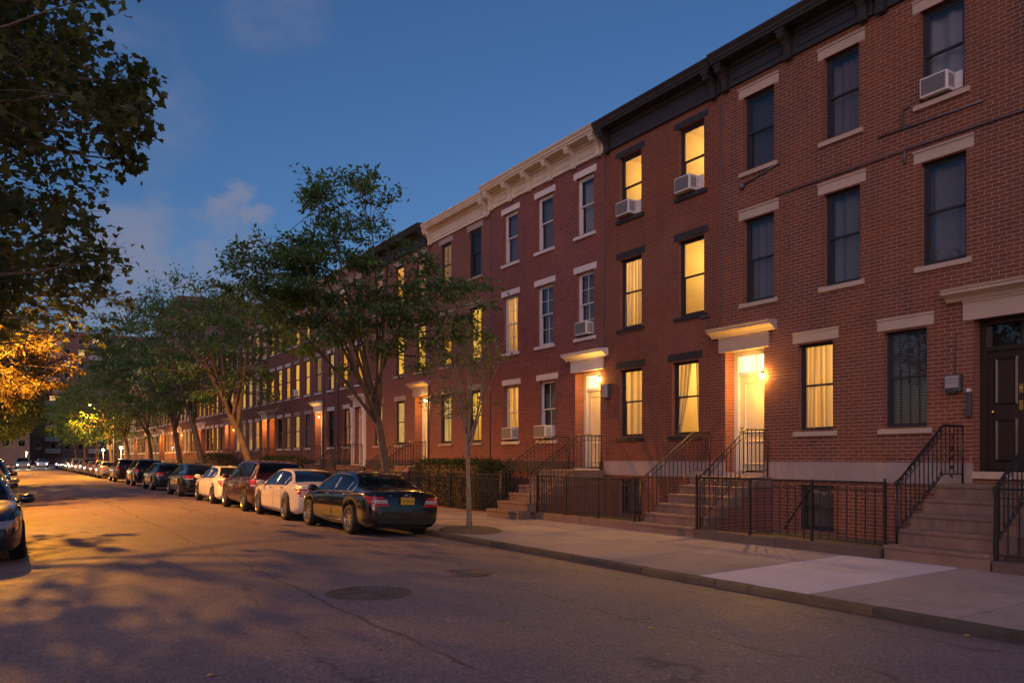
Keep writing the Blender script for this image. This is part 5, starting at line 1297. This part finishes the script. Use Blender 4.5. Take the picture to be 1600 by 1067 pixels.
    if singles:
        d = np.linalg.norm(pos - np.array((0, 0, 1.72)), axis=1); order = d.argsort()
        # nearest leaves that the picture shows
        s_, c_ = math.sin(R(YAW)), math.cos(R(YAW)); D = pos[:, 0] * s_ + pos[:, 1] * c_; u = (pos[:, 0] * c_ - pos[:, 1] * s_) / D; vv = (pos[:, 2] - 1.72) / D
        vis = (D > 1) & (u > -.643) & (u < .643) & (vv < .575)
        pick = [i for i in order if vis[i]][:singles]; keep = np.ones(n, bool); keep[pick] = False
        ms = [leaves_mesh('leaf', np.zeros((1, 3)), np.array([[0, 1., 0]]), np.array([[0, 0, 1.]]), np.ones(1), np.array([k / 5]), mat, shape) for k in range(6)]
        for i in pick:
            y_ = Vector(dr[i]).normalized(); z_ = Vector(nm[i]); z_ = (z_ - y_ * z_.dot(y_)).normalized(); x_ = y_.cross(z_)
            ob = obj('leaf', ms[int(rnd[i] * 5.99)], o); ob.matrix_local = Matrix.Translation(pl[i]) @ Matrix((x_, y_, z_)).transposed().to_4x4() @ Matrix.Scale(size[i], 4)
        pl, dr, nm, size, rnd = pl[keep], dr[keep], nm[keep], size[keep], rnd[keep]
    obj('crown', leaves_mesh('crown', pl, dr, nm, size, rnd, mat, shape), o, kind='stuff')
    return o
WZ = lambda x: walk_z(x)
# right-hand pavement
tree('slender young tree with sparse pale leaves on the right pavement', (8.75, 15.56, .10), 2.15, (8.72, 15.7, 3.6), (.85, .85, 1.45), 42, 26, .095, 11, 'leaf_young', 'bark_pale', .058, (-.03, .06), .42, limbs=7, up=.7, hollow=.15)
tree('tallest street tree in the middle, spreading before the lit brick houses', (8.65, 19.6, .10), 3.3, (7.6, 20.4, 6.3), (3.3, 3.1, 2.6), 215, 74, .145, 23, 'leaf_green', 'bark', .125, (-.42, .25), .62, limbs=10, hollow=.25, flat=.13, up=.05, plates=.6, limb_k=.42,
     lobes=[((6.4, 21.1, 6.35), (1.9, 1.7, 1.05), .25), ((7.6, 20.35, 6.1), (2.4, 2.2, 1.9), .42), ((9.5, 18.9, 5.3), (1.7, 1.6, 1.15), .21), ((7.55, 20.35, 8.45), (1.3, 1.2, .85), .12)])
tree('leaning street tree with pale trunk behind the white sedan', (8.7, 33.4, .10), 3.7, (7.6, 34.6, 6.5), (2.9, 2.9, 2.3), 105, 66, .17, 37, 'leaf_green', 'bark', .17, (-1.0, .7), .85, limbs=9, flat=.15, up=.05, plates=.75)
tree('dark street tree, right one of a pair behind the black hatchback', (8.7, 43.2, .10), 4.4, (7.8, 44.2, 7.4), (3.2, 3.2, 3.1), 108, 64, .19, 41, 'leaf_green', 'bark', .17, (-.8, .6), .9, limbs=9, flat=.15, up=.05, plates=.8)
tree('dark street tree, left one of a pair behind the black hatchback', (8.7, 49.6, .10), 4.2, (7.5, 50.6, 7.7), (3.5, 3.5, 3.3), 108, 62, .21, 43, 'leaf_green', 'bark', .16, (-.5, .5), .95, limbs=8, flat=.15, up=.05, plates=.85)
for i, (yy, hh, x_) in enumerate(((61.0, 6.9, 8.0), (73.5, 6.6, 7.9), (86.5, 6.8, 7.8), (100, 6.6, 7.6), (116, 6.8, 7.5), (133, 7.0, 7.2))):
    tree('distant street tree on the right pavement, %s beyond the dark pair' % ORD[i], (8.7, yy, .10), 3.6, (x_, yy + .4, hh), (3.4, 3.4, 3.3), 85, 44, .25, 51 + i, 'leaf_green', 'bark', .16, (-.3, .3), 1.05, limbs=6, flat=.5)
# left-hand pavement
tree('large plane tree with lobed leaves overhanging the road at upper left', (-3.3, 14.3, .12), 3.2, (-1.35, 12.6, 6.3), (3.1, 4.7, 3.7), 330, 96, .118, 5, 'leaf_plane', 'bark_pale', .24, (.5, -.4), .85, shape=LEAF5, singles=300, limbs=9, hollow=.2, flat=.6,
     cut=lambda p: p[2] > 3.75 - .35 * math.sin(p[0] * 2.3 + p[1]) and p[0] < 1.40 + .26 * math.sin(p[2] * 2.1 + 1) + .15 * math.sin(p[1] * 1.7 + p[2] * 4) and not (p[2] < 3.5 and p[1] < 9), name='plane_tree')
tree('second plane tree behind the first, low branches over the parked cars at left', (-3.2, 22.5, .12), 3.4, (-.1, 21.8, 5.5), (2.9, 4.4, 1.5), 80, 22, .16, 15, 'leaf_plane', 'bark_pale', .18, (.6, 0), .8, shape=LEAF5, limbs=7, hollow=.2, flat=.5, name='plane_tree',
     cut=lambda p: p[2] > 4.2 and p[0] < 2.6)
tree('tree at the left edge glowing yellow under the street lamp', (-3.2, 31.2, .12), 3.0, (-1.1, 31.8, 4.8), (2.9, 2.9, 1.45), 115, 84, .15, 61, 'leaf_lamplit_tint', 'bark_pale', .15, (1.0, .2), .8, limbs=8, flat=.45)
for i, (yy, hh) in enumerate(((47, 6.6), (60, 6.0), (76, 6.2), (94, 6.4), (112, 6.6), (132, 7.0))):
    tree('tree on the left pavement, %s beyond the lamp-lit one' % ORD[i], (-3.4, yy, .12), 3.4, (-2.0 + .4 * i, yy + .3, hh), (3.2, 3.3, 2.9), 95, 70, .27, 71 + i, 'leaf_dark', 'bark', .16, (.5, 0), 1.05, limbs=6, flat=.5)
# soil round the young tree
m = MB(); n = 22; rr2 = random.Random(5)
v = [(8.75, 15.56, .165)] + [(8.75 + .55 * math.cos(a), 15.56 + .75 * math.sin(a), walk_z(8.75) + .05) for a in np.linspace(0, 2 * math.pi, n, False)] + [(8.75 + rr2.uniform(.58, .66) * math.cos(a), 15.56 + rr2.uniform(.85, 1.0) * math.sin(a), walk_z(8.75 + .6 * math.cos(a)) + .0045) for a in np.linspace(0, 2 * math.pi, n, False)]
m.add(v, [(0, 1 + i, 1 + (i + 1) % n) for i in range(n)] + [(1 + i, 1 + n + i, 1 + n + (i + 1) % n, 1 + (i + 1) % n) for i in range(n)])
m.build('soil', 'soil', smooth=True, kind='structure')

def leafy_box(name, label, x0, x1, y0, y1, z0, z1, n, leaf, seed, cat='hedge', mat='leaf_hedge'):
    rg = np.random.RandomState(seed); o = thing(name, label, cat, ((x0 + x1) / 2, (y0 + y1) / 2, z0)); c = np.array(((x0 + x1) / 2, (y0 + y1) / 2, z0))
    MB().box(x0 - c[0] + .12, x1 - c[0] - .12, y0 - c[1] + .12, y1 - c[1] - .12, 0, z1 - z0 - .12).build('core', 'soil', o)
    p = rg.rand(n, 3); f = rg.randint(0, 4, n); e = rg.exponential(.07, n)
    p[f == 0, 0] = e[f == 0] / (x1 - x0); p[f == 1, 2] = 1 - e[f == 1] / (z1 - z0); p[f == 2, 1] = e[f == 2] / (y1 - y0); p[f == 3, 1] = 1 - e[f == 3] / (y1 - y0)
    q = p * np.array((x1 - x0, y1 - y0, z1 - z0)) + np.array((x0, y0, z0)) - c
    q += .06 * np.sin(q[:, [1, 2, 0]] * 7 + seed) + rg.normal(0, .025, q.shape)
    obj('foliage', leaves_mesh('foliage', q, rg.normal(0, 1, (n, 3)) + (-.4, 0, .3), rg.normal(0, 1, (n, 3)), leaf * rg.uniform(.6, 1.3, n), rg.rand(n), mat, LEAF4), o, kind='stuff')
leafy_box('hedge', 'clipped dark green hedge behind the iron fence and young tree', 11.75, 13.0, 20.45, 24.6, .16, 1.62, 9000, .085, 3)
leafy_box('shrub', 'low bushy shrub behind the white sedan by the leaning trunk', 11.8, 13.2, 40.6, 44.5, .16, 1.75, 2500, .12, 4, 'shrub')
leafy_box('shrub', 'low shrub in a far front garden on the right', 11.8, 13.2, 55.5, 59.5, .16, 1.9, 2000, .14, 6, 'shrub')

# ------------------------------------------------------------------ street lamps
def street_lamp(label, x, y_, side, h, power, reach=2.0, head=True, bulb='bulb_sodium', col=(1, .37, .028), soft=.06):
    o = thing('street_lamp', label, 'street lamp', (x, y_, .1), None, 'street lamps')
    MB().tube([(0, 0, 0), (0, 0, .5), (0, 0, h - .6)], [.11, .085, .055], 10).build('pole', 'lamp_metal', o, True)
    MB().tube([(0, 0, h - .9), (side * .25, 0, h - .3), (side * reach * .6, 0, h), (side * reach, 0, h + .05)], .035, 8).build('arm', 'lamp_metal', o, True)
    MB().cbox(side * reach - .30, side * reach + .34, -.13, .13, h - .02, h + .10, .04).build('lamp_head', 'lamp_metal', o)
    MB().lathe([(.001, -.12), (.08, -.105), (.13, -.06), (.14, -.015)], 14, 'z', (side * reach + .05, 0, h - .01)).build('lens', bulb, o, True)
    l = bpy.data.lights.new('lamp_light', 'SPOT'); l.energy = power; l.color = col; l.shadow_soft_size = soft; l.spot_size = R(172); l.spot_blend = .45
    obj('lamp_light', l, o, (side * reach + .05, 0, h - .30))
street_lamp('sodium street lamp hidden behind the plane tree at the left edge', -2.75, 28.5, 1, 7.4, 8000, 2.2)
street_lamp('second sodium street lamp further down the left pavement', -2.75, 66, 1, 7.0, 8000, 2.2)
street_lamp('third street lamp far down the left pavement', -2.75, 104, 1, 7.0, 8000, 2.2)
street_lamp('street lamp far down the right pavement', 8.6, 84, -1, 6.6, 7000, 2.0)
def globe_lamp(label, x, y_, z, power):
    o = thing('globe_lamp', label, 'lamp', (x, y_, .12), None, 'far globe lamps')
    MB().tube([(0, 0, 0), (0, 0, z - .3)], [.06, .04], 8).lathe([(.001, z - .14), (.10, z - .16), (.06, z - .22), (.04, z - .3)], 10).build('post', 'lamp_metal', o, True)
    MB().lathe([(.17 * math.sin(a), z - .17 * math.cos(a)) for a in np.linspace(.01, math.pi, 9)], 12).build('globe', 'bulb_globe', o, True)
    l = bpy.data.lights.new('lamp_light', 'POINT'); l.energy = power; l.color = (1, .62, .18); l.shadow_soft_size = .18; obj('lamp_light', l, o, (-.3, -.25, z))
globe_lamp('right one of two bright globe lamps far down the right pavement', 11.2, 102, 2.75, 1100)
globe_lamp('left one of two bright globe lamps far down the right pavement', 11.2, 122, 2.65, 1000)
globe_lamp('bright globe lamp at the far end of the street', 3.2, 176, 2.55, 1500)

# ------------------------------------------------------------------ far buildings
def block(label, x0, x1, y0, y1, z, mat, floors, cols, seed, balcony=False, face='y', lit=.12):
    rg = random.Random(seed); o = thing('apartment_block', label, 'building', ((x0 + x1) / 2, y0, 0)); cx = (x0 + x1) / 2
    MB().box(x0 - cx, x1 - cx, 0, y1 - y0, 0, z).build('wall', mat, o)
    MB().box(x0 - cx - .3, x1 - cx + .3, -.3, y1 - y0 + .3, z, z + .8).build('parapet', mat, o)
    fh = z / floors; cw = (x1 - x0) / cols
    w1 = MB().box(-.72, .72, -.06, .0, 0, 1.62).mesh('window', 'balcony_rail'); p1 = {k: MB().add([(-.64, -.07, .08), (.64, -.07, .08), (.64, -.07, 1.54), (-.64, -.07, 1.54)], [(0, 1, 2, 3)]).mesh('pane', m) for k, m in (('d', 'car_glass'), ('l', 'far_lit'))}
    bm = MB().box(-1.7, 1.7, -1.2, 0, -.2, 0).box(-1.7, 1.7, -1.2, -1.12, 0, 1.05).mesh('balcony', 'balcony_rail')
    for f in range(1, floors):
        for c in range(cols):
            q = (x0 - cx + (c + .5) * cw, 0, f * fh + .8); w = obj('window', w1, o, q); obj('pane', p1['l' if rg.random() < lit else 'd'], w)
            if balcony and c % 3 == 1: obj('balcony', bm, o, (q[0], 0, f * fh))
    if face == 'xy':
        nc = int((y1 - y0) / 4)
        for f in range(1, floors):
            for c in range(nc): w = obj('window', w1, o, (x0 - cx, (c + .5) * (y1 - y0) / nc, f * fh + .8), (0, 0, R(-90))); obj('pane', p1['l' if rg.random() < lit else 'd'], w)
block('tall brown apartment block with pale balconies beyond the end of the street', 5, 34, 232, 250, 33, 'far_wall', 11, 9, 3, True)
block('lower brick building at the far end of the street on the left', -14, 4.5, 215, 230, 21, 'far_wall_tan', 6, 6, 5)
block('tall pinkish apartment block rising above the far end of the brick row', 26, 42, 150, 178, 29.5, 'far_wall', 12, 7, 8, False, 'xy', .06)
